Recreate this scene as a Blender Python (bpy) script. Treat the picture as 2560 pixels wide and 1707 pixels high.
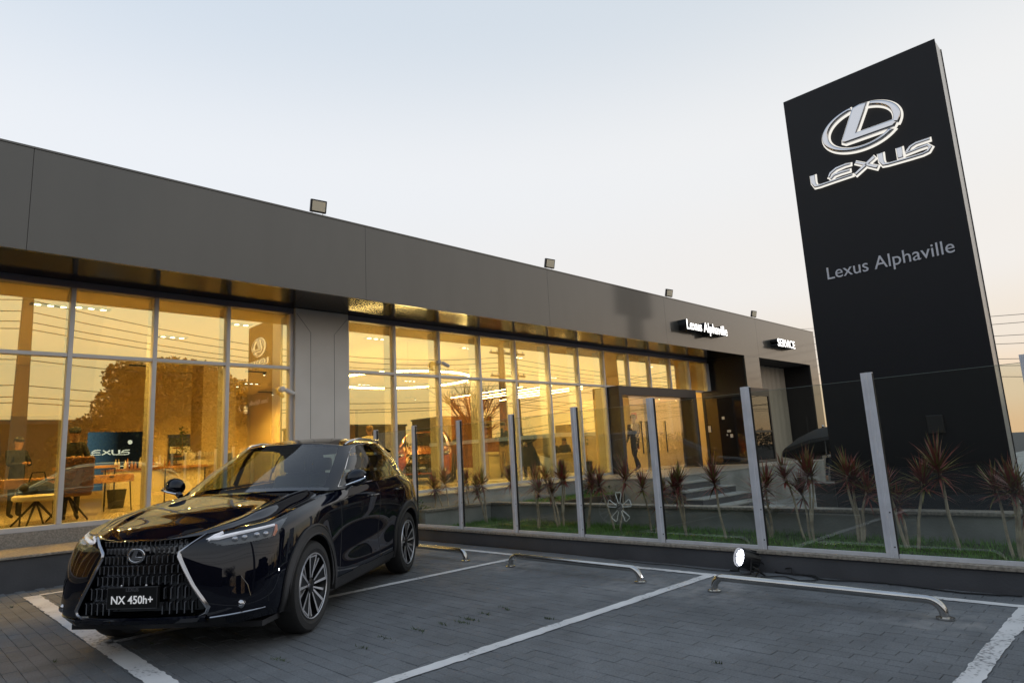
import bpy, bmesh, math, random
import numpy as np
from mathutils import Vector, Matrix, Euler
R = math.radians
sc = bpy.context.scene
for o in list(bpy.data.objects):
    bpy.data.objects.remove(o)
random.seed(7)

# ------------------------------------------------------------------ camera
PW, PH, FPX = 2560.0, 1707.0, 1616.3          # photo size, focal length in photo pixels
CAMH = 1.37
YAW, PITCH, ROLL = R(45.315), R(9.936), R(-3.045)
fwd = Vector((math.cos(YAW)*math.cos(PITCH), math.sin(YAW)*math.cos(PITCH), math.sin(PITCH)))
_r = fwd.cross(Vector((0, 0, 1))).normalized(); _u = _r.cross(fwd)
RIGHT = math.cos(ROLL)*_r + math.sin(ROLL)*_u
UP = -math.sin(ROLL)*_r + math.cos(ROLL)*_u
CAM = Vector((0, 0, CAMH))
cd = bpy.data.cameras.new('camera'); cam = bpy.data.objects.new('camera', cd)
sc.collection.objects.link(cam); sc.camera = cam
cam.matrix_world = Matrix(((RIGHT.x, UP.x, -fwd.x, CAM.x), (RIGHT.y, UP.y, -fwd.y, CAM.y), (RIGHT.z, UP.z, -fwd.z, CAM.z), (0, 0, 0, 1)))
cd.sensor_fit = 'HORIZONTAL'; cd.sensor_width = 36; cd.lens = FPX/PW*36
cd.clip_start = 0.05; cd.clip_end = 3000
sc.render.resolution_x = 1024; sc.render.resolution_y = 682

def ray(px, py):
    return fwd + RIGHT*((px-PW/2)/FPX) - UP*((py-PH/2)/FPX)
def on_z(px, py, z=0.0):
    d = ray(px, py); return CAM + d*((z-CAMH)/d.z)
def on_y(px, py, y):
    d = ray(px, py); return CAM + d*(y/d.y)
def on_x(px, py, x):
    d = ray(px, py); return CAM + d*(x/d.x)
def topx(p):
    c = Vector(p)-CAM; k = c.dot(fwd)
    return (PW/2+FPX*c.dot(RIGHT)/k, PH/2-FPX*c.dot(UP)/k)

# ------------------------------------------------------------------ world, sun, exposure
SUN_AZ = math.atan2(-0.62, 0.78)      # direction of the sunset on the ground plane
SUN_EL = R(4.0)
w = bpy.data.worlds.new('World'); sc.world = w; w.use_nodes = True
nt = w.node_tree; nt.nodes.clear()
N = nt.nodes.new; L = nt.links.new
out = N('ShaderNodeOutputWorld'); bg = N('ShaderNodeBackground'); L(bg.outputs[0], out.inputs[0])
sky = N('ShaderNodeTexSky'); sky.sky_type = 'NISHITA'; sky.sun_disc = False
sky.sun_elevation = SUN_EL; sky.sun_rotation = math.pi/2-SUN_AZ; sky.air_density = 1.0; sky.dust_density = 2.0; sky.ozone_density = 1.0
tc = N('ShaderNodeTexCoord'); sep = N('ShaderNodeSeparateXYZ'); L(tc.outputs['Generated'], sep.inputs[0])
ramp = N('ShaderNodeValToRGB'); L(sep.outputs['Z'], ramp.inputs[0])
cr = ramp.color_ramp; cr.interpolation = 'EASE'
stops = [(0.0, (.98, .66, .40)), (0.05, (.96, .75, .54)), (0.12, (.93, .86, .79)), (0.22, (.945, .94, .95)), (0.40, (.93, .965, 1.02)), (0.62, (.72, .81, .92)), (1.0, (.42, .54, .74))]
cr.elements[0].position = stops[0][0]; cr.elements[0].color = (*stops[0][1], 1)
cr.elements[1].position = stops[1][0]; cr.elements[1].color = (*stops[1][1], 1)
for p, c in stops[2:]:
    e = cr.elements.new(p); e.color = (*c, 1)
dot = N('ShaderNodeVectorMath'); dot.operation = 'DOT_PRODUCT'; L(tc.outputs['Generated'], dot.inputs[0])
dot.inputs[1].default_value = (math.cos(SUN_AZ), math.sin(SUN_AZ), 0.05)
mr = N('ShaderNodeMapRange'); L(dot.outputs['Value'], mr.inputs[0]); mr.inputs[1].default_value = -0.35; mr.inputs[2].default_value = 1.0
glow = N('ShaderNodeMix'); glow.data_type = 'RGBA'; glow.blend_type = 'MULTIPLY'
L(mr.outputs[0], glow.inputs[0]); L(ramp.outputs[0], glow.inputs[6]); glow.inputs[7].default_value = (1.04, .99, .92, 1)
skm = N('ShaderNodeVectorMath'); skm.operation = 'SCALE'; L(sky.outputs[0], skm.inputs[0]); skm.inputs['Scale'].default_value = 0.10
mixs = N('ShaderNodeMix'); mixs.data_type = 'RGBA'; mixs.inputs[0].default_value = 0.10
L(glow.outputs[2], mixs.inputs[6]); L(skm.outputs[0], mixs.inputs[7])
L(mixs.outputs[2], bg.inputs[0]); bg.inputs[1].default_value = 1.0
sd = bpy.data.lights.new('sun', 'SUN'); so = bpy.data.objects.new('sun', sd); sc.collection.objects.link(so)
sd.energy = 0.12; sd.angle = R(80); sd.color = (1, .75, .5)
so.rotation_euler = Vector((-math.cos(SUN_AZ)*math.cos(SUN_EL), -math.sin(SUN_AZ)*math.cos(SUN_EL), -math.sin(SUN_EL))).to_track_quat('-Z', 'Y').to_euler()
sc.view_settings.view_transform = 'Standard'; sc.view_settings.look = 'None'
sc.view_settings.exposure = 0.0; sc.view_settings.gamma = 1.0
sc.cycles.use_denoising = True
sc.cycles.max_bounces = 10; sc.cycles.transparent_max_bounces = 24; sc.cycles.glossy_bounces = 5; sc.cycles.diffuse_bounces = 4
sc.cycles.sample_clamp_indirect = 6.0; sc.cycles.caustics_reflective = False; sc.cycles.caustics_refractive = False

# ------------------------------------------------------------------ helpers
COL = sc.collection
MATS = {}
def new_mat(name):
    m = bpy.data.materials.new(name); m.use_nodes = True; m.node_tree.nodes.clear(); MATS[name] = m
    return m, m.node_tree.nodes, m.node_tree.links
def pbr(name, col, rough=0.5, metal=0.0, coat=0.0, var=0.0, scale=8.0, bump=0.0, bscale=60.0, emit=None, estr=0.0, spec=0.5, rvar=0.0, stretch=None, coat_rough=0.03):
    m, n, l = new_mat(name)
    o = n.new('ShaderNodeOutputMaterial'); b = n.new('ShaderNodeBsdfPrincipled'); l.new(b.outputs[0], o.inputs[0])
    b.inputs['Base Color'].default_value = (*col, 1); b.inputs['Roughness'].default_value = rough
    b.inputs['Metallic'].default_value = metal; b.inputs['Coat Weight'].default_value = coat; b.inputs['Coat Roughness'].default_value = coat_rough
    b.inputs['Specular IOR Level'].default_value = spec
    if var or rvar or bump:
        t = n.new('ShaderNodeTexCoord'); src = t.outputs['Object']
        if stretch:
            mp = n.new('ShaderNodeMapping'); l.new(src, mp.inputs[0]); mp.inputs['Scale'].default_value = stretch; src = mp.outputs[0]
    if var:
        nz = n.new('ShaderNodeTexNoise'); nz.inputs['Scale'].default_value = scale; nz.inputs['Detail'].default_value = 6; l.new(src, nz.inputs['Vector'])
        rp = n.new('ShaderNodeValToRGB'); l.new(nz.outputs[0], rp.inputs[0])
        rp.color_ramp.elements[0].position = .3; rp.color_ramp.elements[1].position = .72
        rp.color_ramp.elements[0].color = (*[c*(1-var) for c in col], 1); rp.color_ramp.elements[1].color = (*[min(1, c*(1+var)) for c in col], 1)
        l.new(rp.outputs[0], b.inputs['Base Color'])
        if rvar:
            mr_ = n.new('ShaderNodeMapRange'); l.new(nz.outputs[0], mr_.inputs[0]); mr_.inputs[3].default_value = max(0, rough-rvar); mr_.inputs[4].default_value = rough+rvar; l.new(mr_.outputs[0], b.inputs['Roughness'])
    if bump:
        nb = n.new('ShaderNodeTexNoise'); nb.inputs['Scale'].default_value = bscale; nb.inputs['Detail'].default_value = 4; l.new(src, nb.inputs['Vector'])
        bp = n.new('ShaderNodeBump'); bp.inputs['Strength'].default_value = bump; bp.inputs['Distance'].default_value = .02; l.new(nb.outputs[0], bp.inputs['Height']); l.new(bp.outputs[0], b.inputs['Normal'])
    if emit:
        b.inputs['Emission Color'].default_value = (*emit, 1); b.inputs['Emission Strength'].default_value = estr
    return m
def glass(name, tint=(1, 1, 1), refl=0.08, rcol=(1, 1, 1), rough=0.0, grazing=0.5):
    """sheet glass: see-through with a mirror reflection that grows towards grazing angles"""
    m, n, l = new_mat(name)
    o = n.new('ShaderNodeOutputMaterial'); mx = n.new('ShaderNodeMixShader'); l.new(mx.outputs[0], o.inputs[0])
    t = n.new('ShaderNodeBsdfTransparent'); t.inputs[0].default_value = (*tint, 1)
    g = n.new('ShaderNodeBsdfGlossy'); g.inputs['Color'].default_value = (*rcol, 1); g.inputs['Roughness'].default_value = rough
    lw = n.new('ShaderNodeLayerWeight'); lw.inputs[0].default_value = 0.5
    p = n.new('ShaderNodeMath'); p.operation = 'POWER'; l.new(lw.outputs['Facing'], p.inputs[0]); p.inputs[1].default_value = 4.0
    mr_ = n.new('ShaderNodeMapRange'); l.new(p.outputs[0], mr_.inputs[0]); mr_.inputs[3].default_value = refl; mr_.inputs[4].default_value = min(1, refl+grazing)
    l.new(mr_.outputs[0], mx.inputs[0]); l.new(t.outputs[0], mx.inputs[1]); l.new(g.outputs[0], mx.inputs[2])
    return m
def emis(name, col, s):
    m, n, l = new_mat(name)
    o = n.new('ShaderNodeOutputMaterial'); e = n.new('ShaderNodeEmission'); e.inputs[0].default_value = (*col, 1); e.inputs[1].default_value = s
    l.new(e.outputs[0], o.inputs[0]); return m

class MB:
    """collects shapes into one mesh"""
    def __init__(s): s.v = []; s.f = []; s.mi = []; s.cur = 0
    def add(s, vs, fs):
        k = len(s.v); s.v += [tuple(p) for p in vs]; s.f += [tuple(i+k for i in f) for f in fs]; s.mi += [s.cur]*len(fs); return s
    def box(s, x0, x1, y0, y1, z0, z1):
        vs = [(x, y, z) for z in (z0, z1) for y in (y0, y1) for x in (x0, x1)]
        return s.add(vs, [(0, 2, 3, 1), (4, 5, 7, 6), (0, 1, 5, 4), (2, 6, 7, 3), (0, 4, 6, 2), (1, 3, 7, 5)])
    def quad(s, a, b, c, d): return s.add([a, b, c, d], [(0, 1, 2, 3)])
    def prism(s, poly, p0, ux, uy, depth):
        """2-D polygon in the plane p0 + a*ux + b*uy, extruded along depth"""
        p0, ux, uy, depth = map(Vector, (p0, ux, uy, depth)); n = len(poly)
        vs = [p0+ux*a+uy*b for a, b in poly]; vs += [p+depth for p in vs]
        fs = [tuple(range(n))[::-1], tuple(range(n, 2*n))]+[(i, (i+1) % n, (i+1) % n+n, i+n) for i in range(n)]
        return s.add(vs, fs)
    def tube(s, path, r, n=8, cap=True, closed=False):
        path = [Vector(p) for p in path]; m = len(path); rs = r if isinstance(r, (list, tuple)) else [r]*m
        vs = []; up = None
        for i, p in enumerate(path):
            if closed: t = path[(i+1) % m]-path[i-1]
            else: t = path[min(i+1, m-1)]-path[max(i-1, 0)]
            t.normalize()
            if up is None: up = Vector((0, 0, 1)) if abs(t.z) < .9 else Vector((1, 0, 0))
            a = t.cross(up)
            if a.length < 1e-5: a = t.cross(Vector((1, 0, 0)))
            a.normalize(); b = a.cross(t).normalized(); up = b
            for k in range(n):
                q = 2*math.pi*k/n; vs.append(p+(a*math.cos(q)+b*math.sin(q))*rs[i])
        fs = []
        for i in range(m if closed else m-1):
            j = (i+1) % m
            for k in range(n):
                fs.append((i*n+k, i*n+(k+1) % n, j*n+(k+1) % n, j*n+k))
        if cap and not closed: fs += [tuple(range(n)), tuple(range((m-1)*n, m*n))[::-1]]
        return s.add(vs, fs)
    def lathe(s, prof, c=(0, 0, 0), axis='Z', n=24, cap=True):
        """prof: list of (radius, height along the axis)"""
        c = Vector(c); vs = []
        for r, h in prof:
            for k in range(n):
                q = 2*math.pi*k/n; a, b = r*math.cos(q), r*math.sin(q)
                vs.append(c+Vector({'Z': (a, b, h), 'Y': (a, h, b), 'X': (h, a, b)}[axis]))
        fs = []; m = len(prof)
        for i in range(m-1):
            for k in range(n): fs.append((i*n+k, i*n+(k+1) % n, (i+1)*n+(k+1) % n, (i+1)*n+k))
        if cap: fs += [tuple(range(n))[::-1], tuple(range((m-1)*n, m*n))]
        return s.add(vs, fs)
    def ball(s, c, rx, ry=None, rz=None, n=12, m=8):
        ry = ry or rx; rz = rz or rx; c = Vector(c)
        vs = [c+Vector((0, 0, -rz))]
        for i in range(1, m):
            t = -math.pi/2+math.pi*i/m
            for k in range(n):
                q = 2*math.pi*k/n; vs.append(c+Vector((rx*math.cos(t)*math.cos(q), ry*math.cos(t)*math.sin(q), rz*math.sin(t))))
        vs.append(c+Vector((0, 0, rz))); e = len(vs)-1
        fs = [(0, 1+(k+1) % n, 1+k) for k in range(n)]
        for i in range(m-2):
            for k in range(n): fs.append((1+i*n+k, 1+i*n+(k+1) % n, 1+(i+1)*n+(k+1) % n, 1+(i+1)*n+k))
        fs += [(e, 1+(m-2)*n+k, 1+(m-2)*n+(k+1) % n) for k in range(n)]
        return s.add(vs, fs)
    def grid(s, P):
        """P: rows of points -> quad sheet"""
        a, b = len(P), len(P[0]); vs = [p for r in P for p in r]
        return s.add(vs, [(i*b+j, i*b+j+1, (i+1)*b+j+1, (i+1)*b+j) for i in range(a-1) for j in range(b-1)])
    def mesh(s, name):
        me = bpy.data.meshes.new(name); me.from_pydata(s.v, [], s.f); return me
    def build(s, name, mat, parent=None, smooth=False, bevel=0.0, seg=2, fixn=True, angle=40):
        me = s.mesh(name)
        mats = mat if isinstance(mat, (list, tuple)) else [mat]
        for q in mats: me.materials.append(q)
        if len(mats) > 1: me.polygons.foreach_set('material_index', s.mi)
        if fixn or bevel:
            bm = bmesh.new(); bm.from_mesh(me)
            if fixn: bmesh.ops.recalc_face_normals(bm, faces=bm.faces)
            if bevel: bmesh.ops.bevel(bm, geom=[e for e in bm.edges if len(e.link_faces) == 2 and e.calc_face_angle(0) > R(30)], offset=bevel, segments=seg, profile=.5, affect='EDGES', clamp_overlap=True)
            bm.to_mesh(me); bm.free()
        if smooth:
            me.polygons.foreach_set('use_smooth', [True]*len(me.polygons)); me.set_sharp_from_angle(angle=R(angle))
        o = bpy.data.objects.new(name, me); COL.objects.link(o)
        if parent is not None: o.parent = parent
        return o
def tag(o, label, cat, group=None, kind=None):
    if label: o['label'] = label
    if cat: o['category'] = cat
    if group: o['group'] = group
    if kind: o['kind'] = kind
    return o
def thing(name, label, cat, loc=(0, 0, 0), rz=0.0, group=None):
    o = bpy.data.objects.new(name, None); COL.objects.link(o); o.location = loc; o.rotation_euler = (0, 0, rz); o.empty_display_size = .1
    return tag(o, label, cat, group)
def struct(o):
    o['kind'] = 'structure'; return o
def dup(root, loc=None, rz=None, label=None, scale=None):
    def cp(o, par):
        c = o.copy(); COL.objects.link(c); c.parent = par
        for ch in KIDS.get(o.name, []): cp(ch, c)
        return c
    KIDS = {}
    for ob in root.children_recursive: KIDS.setdefault(ob.parent.name, []).append(ob)
    r = cp(root, None)
    if loc is not None: r.location = loc
    if rz is not None: r.rotation_euler = (0, 0, rz)
    if label: r['label'] = label
    if scale is not None: r.scale = (scale,)*3
    return r
def text_mesh(name, txt, size, mat, parent=None, extrude=0.01, bold=0.0, align='CENTER', bevel=0.0, spacing=1.0, shear=0.0):
    cu = bpy.data.curves.new('t', 'FONT'); cu.body = txt; cu.size = size; cu.extrude = extrude; cu.offset = bold; cu.align_x = align
    cu.bevel_depth = bevel; cu.bevel_resolution = 2; cu.space_character = spacing; cu.shear = shear; cu.resolution_u = 5
    o = bpy.data.objects.new('t', cu); COL.objects.link(o)
    me = bpy.data.meshes.new_from_object(o.evaluated_get(bpy.context.evaluated_depsgraph_get()))
    bpy.data.objects.remove(o); bpy.data.curves.remove(cu)
    me.materials.clear(); me.materials.append(mat); me.name = name
    ob = bpy.data.objects.new(name, me); COL.objects.link(ob)
    if parent is not None: ob.parent = parent
    return ob
def place(o, origin, ux, uy):
    """put a flat object (local x, y, z=outward) at origin with axes ux, uy"""
    ux, uy = Vector(ux).normalized(), Vector(uy).normalized(); uz = ux.cross(uy)
    M = Matrix(((ux.x, uy.x, uz.x, origin[0]), (ux.y, uy.y, uz.y, origin[1]), (ux.z, uy.z, uz.z, origin[2]), (0, 0, 0, 1)))
    if o.parent is not None: o.matrix_parent_inverse = Matrix(); o.matrix_basis = Matrix.Translation(-Vector(o.parent.location)) @ M if o.parent.rotation_euler.z == 0 else (o.parent.matrix_basis.inverted() @ M)
    else: o.matrix_basis = M
    return o
def spline_poly(poly, name, mat, parent=None, extrude=.01, bevel=.0, res=2, holes=(), off=0.0):
    """2-D outline(s) -> filled, extruded, bevelled plate in local x, y"""
    cu = bpy.data.curves.new('c', 'CURVE'); cu.dimensions = '2D'; cu.fill_mode = 'BOTH'; cu.extrude = extrude; cu.bevel_depth = bevel; cu.bevel_resolution = res; cu.offset = off
    for pl in [poly]+list(holes):
        sp = cu.splines.new('POLY'); sp.points.add(len(pl)-1); sp.use_cyclic_u = True
        for q, (a, b) in zip(sp.points, pl): q.co = (a, b, 0, 1)
    o = bpy.data.objects.new('c', cu); COL.objects.link(o)
    me = bpy.data.meshes.new_from_object(o.evaluated_get(bpy.context.evaluated_depsgraph_get()))
    bpy.data.objects.remove(o); bpy.data.curves.remove(cu); me.materials.clear(); me.materials.append(mat); me.name = name
    ob = bpy.data.objects.new(name, me); COL.objects.link(ob)
    me.polygons.foreach_set('use_smooth', [True]*len(me.polygons)); me.set_sharp_from_angle(angle=R(35))
    if parent is not None: ob.parent = parent
    return ob
def stroke_outline(pts, wds, n=6):
    """polyline with widths -> closed outline with round ends"""
    P = [Vector((*p, 0)) for p in pts]; m = len(P); wds = wds if isinstance(wds, (list, tuple)) else [wds]*m
    Lf, Rt = [], []
    for i in range(m):
        t = (P[min(i+1, m-1)]-P[max(i-1, 0)]).normalized(); nn = Vector((-t.y, t.x, 0))
        Lf.append(P[i]+nn*wds[i]/2); Rt.append(P[i]-nn*wds[i]/2)
    return [(p.x, p.y) for p in Lf]+[(p.x, p.y) for p in Rt[::-1]]
# ------------------------------------------------------------------ materials of the place
M = MATS
def paver_mat(name, col):
    """concrete block: colour varies in patches over the yard, pale cement dust round the wheel stop feet"""
    m, n, l = new_mat(name); o = n.new('ShaderNodeOutputMaterial'); b_ = n.new('ShaderNodeBsdfPrincipled'); l.new(b_.outputs[0], o.inputs[0])
    g_ = n.new('ShaderNodeNewGeometry'); pos = g_.outputs['Position']
    def noise(sc_, det=5):
        q = n.new('ShaderNodeTexNoise'); q.inputs['Scale'].default_value = sc_; q.inputs['Detail'].default_value = det; l.new(pos, q.inputs['Vector']); return q.outputs[0]
    def mapr(src, a0, a1, b0, b1):
        q = n.new('ShaderNodeMapRange'); l.new(src, q.inputs[0]); q.inputs[1].default_value = a0; q.inputs[2].default_value = a1; q.inputs[3].default_value = b0; q.inputs[4].default_value = b1; return q.outputs[0]
    def math_(op, x, y):
        q = n.new('ShaderNodeMath'); q.operation = op
        for i_, v in enumerate((x, y)):
            if isinstance(v, (int, float)): q.inputs[i_].default_value = v
            else: l.new(v, q.inputs[i_])
        return q.outputs[0]
    big = mapr(noise(.55, 3), .3, .7, .80, 1.22); mid = mapr(noise(3.2), .3, .7, .86, 1.14); fine = mapr(noise(75, 4), .3, .7, .80, 1.20)
    val = math_('MULTIPLY', math_('MULTIPLY', big, mid), fine)
    dark = mapr(noise(.9, 6), .60, .74, 1.0, .72); val = math_('MULTIPLY', val, dark)
    dust = None
    for (x, y) in DUST:
        d_ = n.new('ShaderNodeVectorMath'); d_.operation = 'DISTANCE'; l.new(pos, d_.inputs[0]); d_.inputs[1].default_value = (x, y, 0)
        e_ = mapr(d_.outputs['Value'], .08, .62, 1.0, 0.0); dust = e_ if dust is None else math_('MAXIMUM', dust, e_)
    dust = math_('MULTIPLY', dust, mapr(noise(5.5, 6), .38, .68, 0.0, 1.1))
    rgb = n.new('ShaderNodeVectorMath'); rgb.operation = 'SCALE'; rgb.inputs[0].default_value = col; l.new(val, rgb.inputs['Scale'])
    mx = n.new('ShaderNodeMix'); mx.data_type = 'RGBA'; l.new(dust, mx.inputs[0]); l.new(rgb.outputs[0], mx.inputs[6]); mx.inputs[7].default_value = (.27, .27, .265, 1); l.new(mx.outputs[2], b_.inputs['Base Color'])
    b_.inputs['Roughness'].default_value = .8
    bp = n.new('ShaderNodeBump'); bp.inputs['Strength'].default_value = .35; bp.inputs['Distance'].default_value = .01; l.new(noise(90, 4), bp.inputs['Height']); l.new(bp.outputs[0], b_.inputs['Normal'])
DUST = [tuple(on_z(*q)[:2]) for q in ((1786, 1478), (2362, 1550), (1282, 1415), (1597, 1457), (1168, 1402))]
paver_mat('paver', (.134, .144, .153)); paver_mat('paver_b', (.127, .136, .145)); paver_mat('paver_c', (.141, .151, .160))
pbr('joint', (.058, .058, .056), .95, var=.3, scale=6)
pbr('asphalt', (.05, .05, .052), .85, var=.3, scale=1.3, bump=.3, bscale=150)
pbr('earth', (.05, .038, .025), .95, var=.4, scale=5)
pbr('fascia', (.060, .061, .056), .34, metal=.2, var=.10, scale=1.6, rvar=.04, coat=.9, coat_rough=.07, stretch=(1, 1, .22))
pbr('fascia_back', (.02, .02, .02), .8)
pbr('soffit', (.010, .008, .007), .13, coat=.0, spec=.14)
pbr('concrete_dark', (.078, .081, .090), .7, var=.2, scale=1.6, bump=.15, bscale=40)
pbr('concrete', (.31, .315, .30), .8, var=.25, scale=1.8, bump=.25, bscale=35)
pbr('column_paint', (.66, .65, .62), .55, var=.08, scale=1.1)
pbr('cap_stone', (.30, .265, .22), .7, var=.4, scale=30, bump=.2, bscale=120)
pbr('granite', (.27, .25, .22), .5, var=.35, scale=45)
pbr('floor_light', (.42, .38, .33), .35, var=.1, scale=2)
pbr('alum', (.62, .62, .63), .38, metal=.3, var=.06, scale=3)
pbr('alum_dark', (.22, .22, .27), .4, metal=.3)
pbr('post_alum', (.72, .73, .77), .45, metal=.25, var=.1, scale=5)
pbr('rubber', (.012, .012, .012), .6)
pbr('black_panel', (.012, .012, .014), .35, var=.15, scale=1)
pbr('black_metal', (.014, .014, .015), .4)
pbr('steel', (.55, .54, .52), .16, metal=1.0, var=.08, scale=9, rvar=.06)
pbr('chrome', (.72, .72, .74), .07, metal=1.0)
pbr('brushed', (.55, .56, .58), .24, metal=1.0); pbr('chrome_soft', (.68, .68, .70), .13, metal=1.0)
pbr('white_plastic', (.7, .7, .7), .4)
pbr('totem_face', (.0055, .0065, .0095), .5, var=.1, scale=1, spec=.3)
pbr('totem_side', (.52, .52, .50), .35, metal=.3)
pbr('sign_grey', (.60, .61, .66), .5)
emis('white_led', (1, .97, .93), 2.6)
emis('halo_led', (1, .96, .88), .95)
emis('par_led', (.86, .90, 1.0), 14.0)
glass('pane_glass', (.97, .96, .82), .40, (.97, .94, .56), grazing=.40)
glass('fence_glass', (.92, .95, .93), .06, (1, 1, 1), grazing=.55); pbr('glass_edge', (.16, .20, .18), .3)
glass('door_glass', (.80, .80, .76), .12, (1, 1, 1), grazing=.5)
glass('dark_glass', (.20, .20, .19), .12, (1, 1, 1), grazing=.5)

def line_paint():
    m, n, l = new_mat('line_paint')
    o = n.new('ShaderNodeOutputMaterial'); b = n.new('ShaderNodeBsdfPrincipled'); t = n.new('ShaderNodeBsdfTransparent'); mx = n.new('ShaderNodeMixShader')
    l.new(mx.outputs[0], o.inputs[0]); l.new(t.outputs[0], mx.inputs[1]); l.new(b.outputs[0], mx.inputs[2])
    tcn = n.new('ShaderNodeTexCoord')
    a = n.new('ShaderNodeTexNoise'); a.inputs['Scale'].default_value = 38; a.inputs['Detail'].default_value = 8; l.new(tcn.outputs['Object'], a.inputs['Vector'])
    c = n.new('ShaderNodeTexNoise'); c.inputs['Scale'].default_value = 2.2; c.inputs['Detail'].default_value = 3; l.new(tcn.outputs['Object'], c.inputs['Vector'])
    ad = n.new('ShaderNodeMath'); ad.operation = 'ADD'; l.new(a.outputs[0], ad.inputs[0]); l.new(c.outputs[0], ad.inputs[1])
    mr_ = n.new('ShaderNodeMapRange'); l.new(ad.outputs[0], mr_.inputs[0]); mr_.inputs[1].default_value = .70; mr_.inputs[2].default_value = .88; mr_.inputs[3].default_value = 0.35; l.new(mr_.outputs[0], mx.inputs[0])
    rp = n.new('ShaderNodeValToRGB'); l.new(c.outputs[0], rp.inputs[0]); rp.color_ramp.elements[0].position = .3; rp.color_ramp.elements[1].position = .7
    rp.color_ramp.elements[0].color = (.58, .58, .58, 1); rp.color_ramp.elements[1].color = (.78, .78, .77, 1)
    l.new(rp.outputs[0], b.inputs['Base Color']); b.inputs['Roughness'].default_value = .8
    return m
line_paint()

# ------------------------------------------------------------------ ground
g = MB()
g.quad((-400, -400, -.62), (400, -400, -.62), (400, 400, -.62), (-400, 400, -.62))
struct(g.build('ground', M['asphalt']))
g = MB(); g.box(-9, 6.96, -3.5, 10.64, -.6, -.012); struct(g.build('parking_bed', M['joint']))
g = MB(); g.box(-200, 200, -60, -3.5, -.6, -.02); struct(g.build('street', M['asphalt']))
g = MB(); g.box(-200, -9, -3.5, 60, -.6, -.03); struct(g.build('side_yard', M['asphalt']))
# pavers laid in running bond, the long side along y
PX_, PY_ = .1035, .2065
rngp = random.Random(3)
pav_me = []
for mm in ('paver', 'paver_b', 'paver_c'):
    b = MB(); b.box(-.0505, .0505, -.1020, .1020, -.05, 0)
    me = b.mesh('paver'); me.materials.append(M[mm])
    bm = bmesh.new(); bm.from_mesh(me); bmesh.ops.recalc_face_normals(bm, faces=bm.faces)
    bmesh.ops.bevel(bm, geom=[e for e in bm.edges if all(v.co.z > -.01 for v in e.verts)], offset=.0025, segments=1, affect='EDGES'); bm.to_mesh(me); bm.free(); pav_me.append(me)
cells = []
nx, ny = int((6.93+3.2)/PX_), int((10.6+2.0)/PY_)
for i in range(nx):
    for j in range(ny+1):
        x = 6.90-PX_*(i+.5); y = 10.58-PY_*(j+.5)+(PY_/2 if i % 2 else 0)
        if y > 10.52: continue
        d = Vector((x, y, 0))-CAM; k = d.dot(fwd)
        px = topx((x, y, 0)) if k > .3 else (-9999, 9999)
        vis = -60 < px[0] < PW+60 and px[1] < PH+60
        size = 1/(d.length**2) if vis else 0
        cells.append((size, x, y, vis))
cells.sort(key=lambda c: -c[0])
pave = bpy.data.objects.new('pavement', None); COL.objects.link(pave); struct(pave)
st = MB()
for q, (sz, x, y, vis) in enumerate(cells):
    k = rngp.random(); kind = 0 if k < .55 else (1 if k < .8 else 2)
    dz = rngp.uniform(-.0018, .0018); rot = rngp.gauss(0, .006); tl = rngp.gauss(0, .006)
    if q < 300:
        o = bpy.data.objects.new('paver', pav_me[kind]); COL.objects.link(o); o.parent = pave
        o.location = (x, y, dz); o.rotation_euler = (rngp.gauss(0, .006), tl, rot)
    else:
        st.cur = kind; c, s_ = math.cos(rot), math.sin(rot); hx, hy = .0505, .1020
        P = [(x+a*c-b_*s_, y+a*s_+b_*c) for a, b_ in ((-hx, -hy), (hx, -hy), (hx, hy), (-hx, hy))]
        Q = [(x+a*c-b_*s_, y+a*s_+b_*c) for a, b_ in ((-hx+.0025, -hy+.0025), (hx-.0025, -hy+.0025), (hx-.0025, hy-.0025), (-hx+.0025, hy-.0025))]
        zz = [dz+tl*a for a in (-hx, hx, hx, -hx)]
        vs = [(*p, -.03) for p in P]+[(*p, z-.0025) for p, z in zip(P, zz)]+[(*p, z) for p, z in zip(Q, zz)]
        st.add(vs, [(8, 9, 10, 11)]+[(i, (i+1) % 4, (i+1) % 4+4, i+4) for i in range(4)]+[(i+4, (i+1) % 4+4, (i+1) % 4+8, i+8) for i in range(4)])
o = st.build('paver_field', [M['paver'], M['paver_b'], M['paver_c']], pave, fixn=False); o['kind'] = 'stuff'
# painted bay lines, edges ragged at the pavers
rl = random.Random(11)
def bay_line(p0, p1, wd, label):
    p0, p1 = Vector((*p0, 0)), Vector((*p1, 0)); d = (p1-p0); n = max(4, int(d.length/.035)); t = d.normalized(); nn = Vector((-t.y, t.x, 0))
    b = MB(); P = []
    e0 = e1 = 0
    for i in range(n+1):
        if i % 2 == 0: e0 = rl.gauss(0, .004); e1 = rl.gauss(0, .004)
        c = p0+d*i/n
        P.append([c+nn*(wd/2+e0)+Vector((0, 0, .006)), c+Vector((0, 0, .006)), c-nn*(wd/2+e1)+Vector((0, 0, .006))])
    b.grid(P); o = b.build('parking_line', M['line_paint']); struct(o); o['label'] = label
LX = 6.50; FX = 1.52
bay_line((LX, 10.3), (LX, .4), .10, 'white line painted along the foot of the glass fence wall')
bay_line((FX, 6.53), (LX-.05, 6.53), .10, 'white bay line beside the black car')
bay_line((.4, 3.75), (LX-.05, 3.75), .115, 'white bay line between the two empty bays')
bay_line((.4, 1.05), (LX-.05, 1.05), .115, 'white bay line at the outer empty bay')
bay_line((FX-.02, 9.95), (FX-.02, 4.2), .16, 'white line across the open end of the bay under the black car')
bay_line((FX+.06, 9.95), (LX-.05, 9.95), .10, 'white bay line beside the showroom wall')

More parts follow.
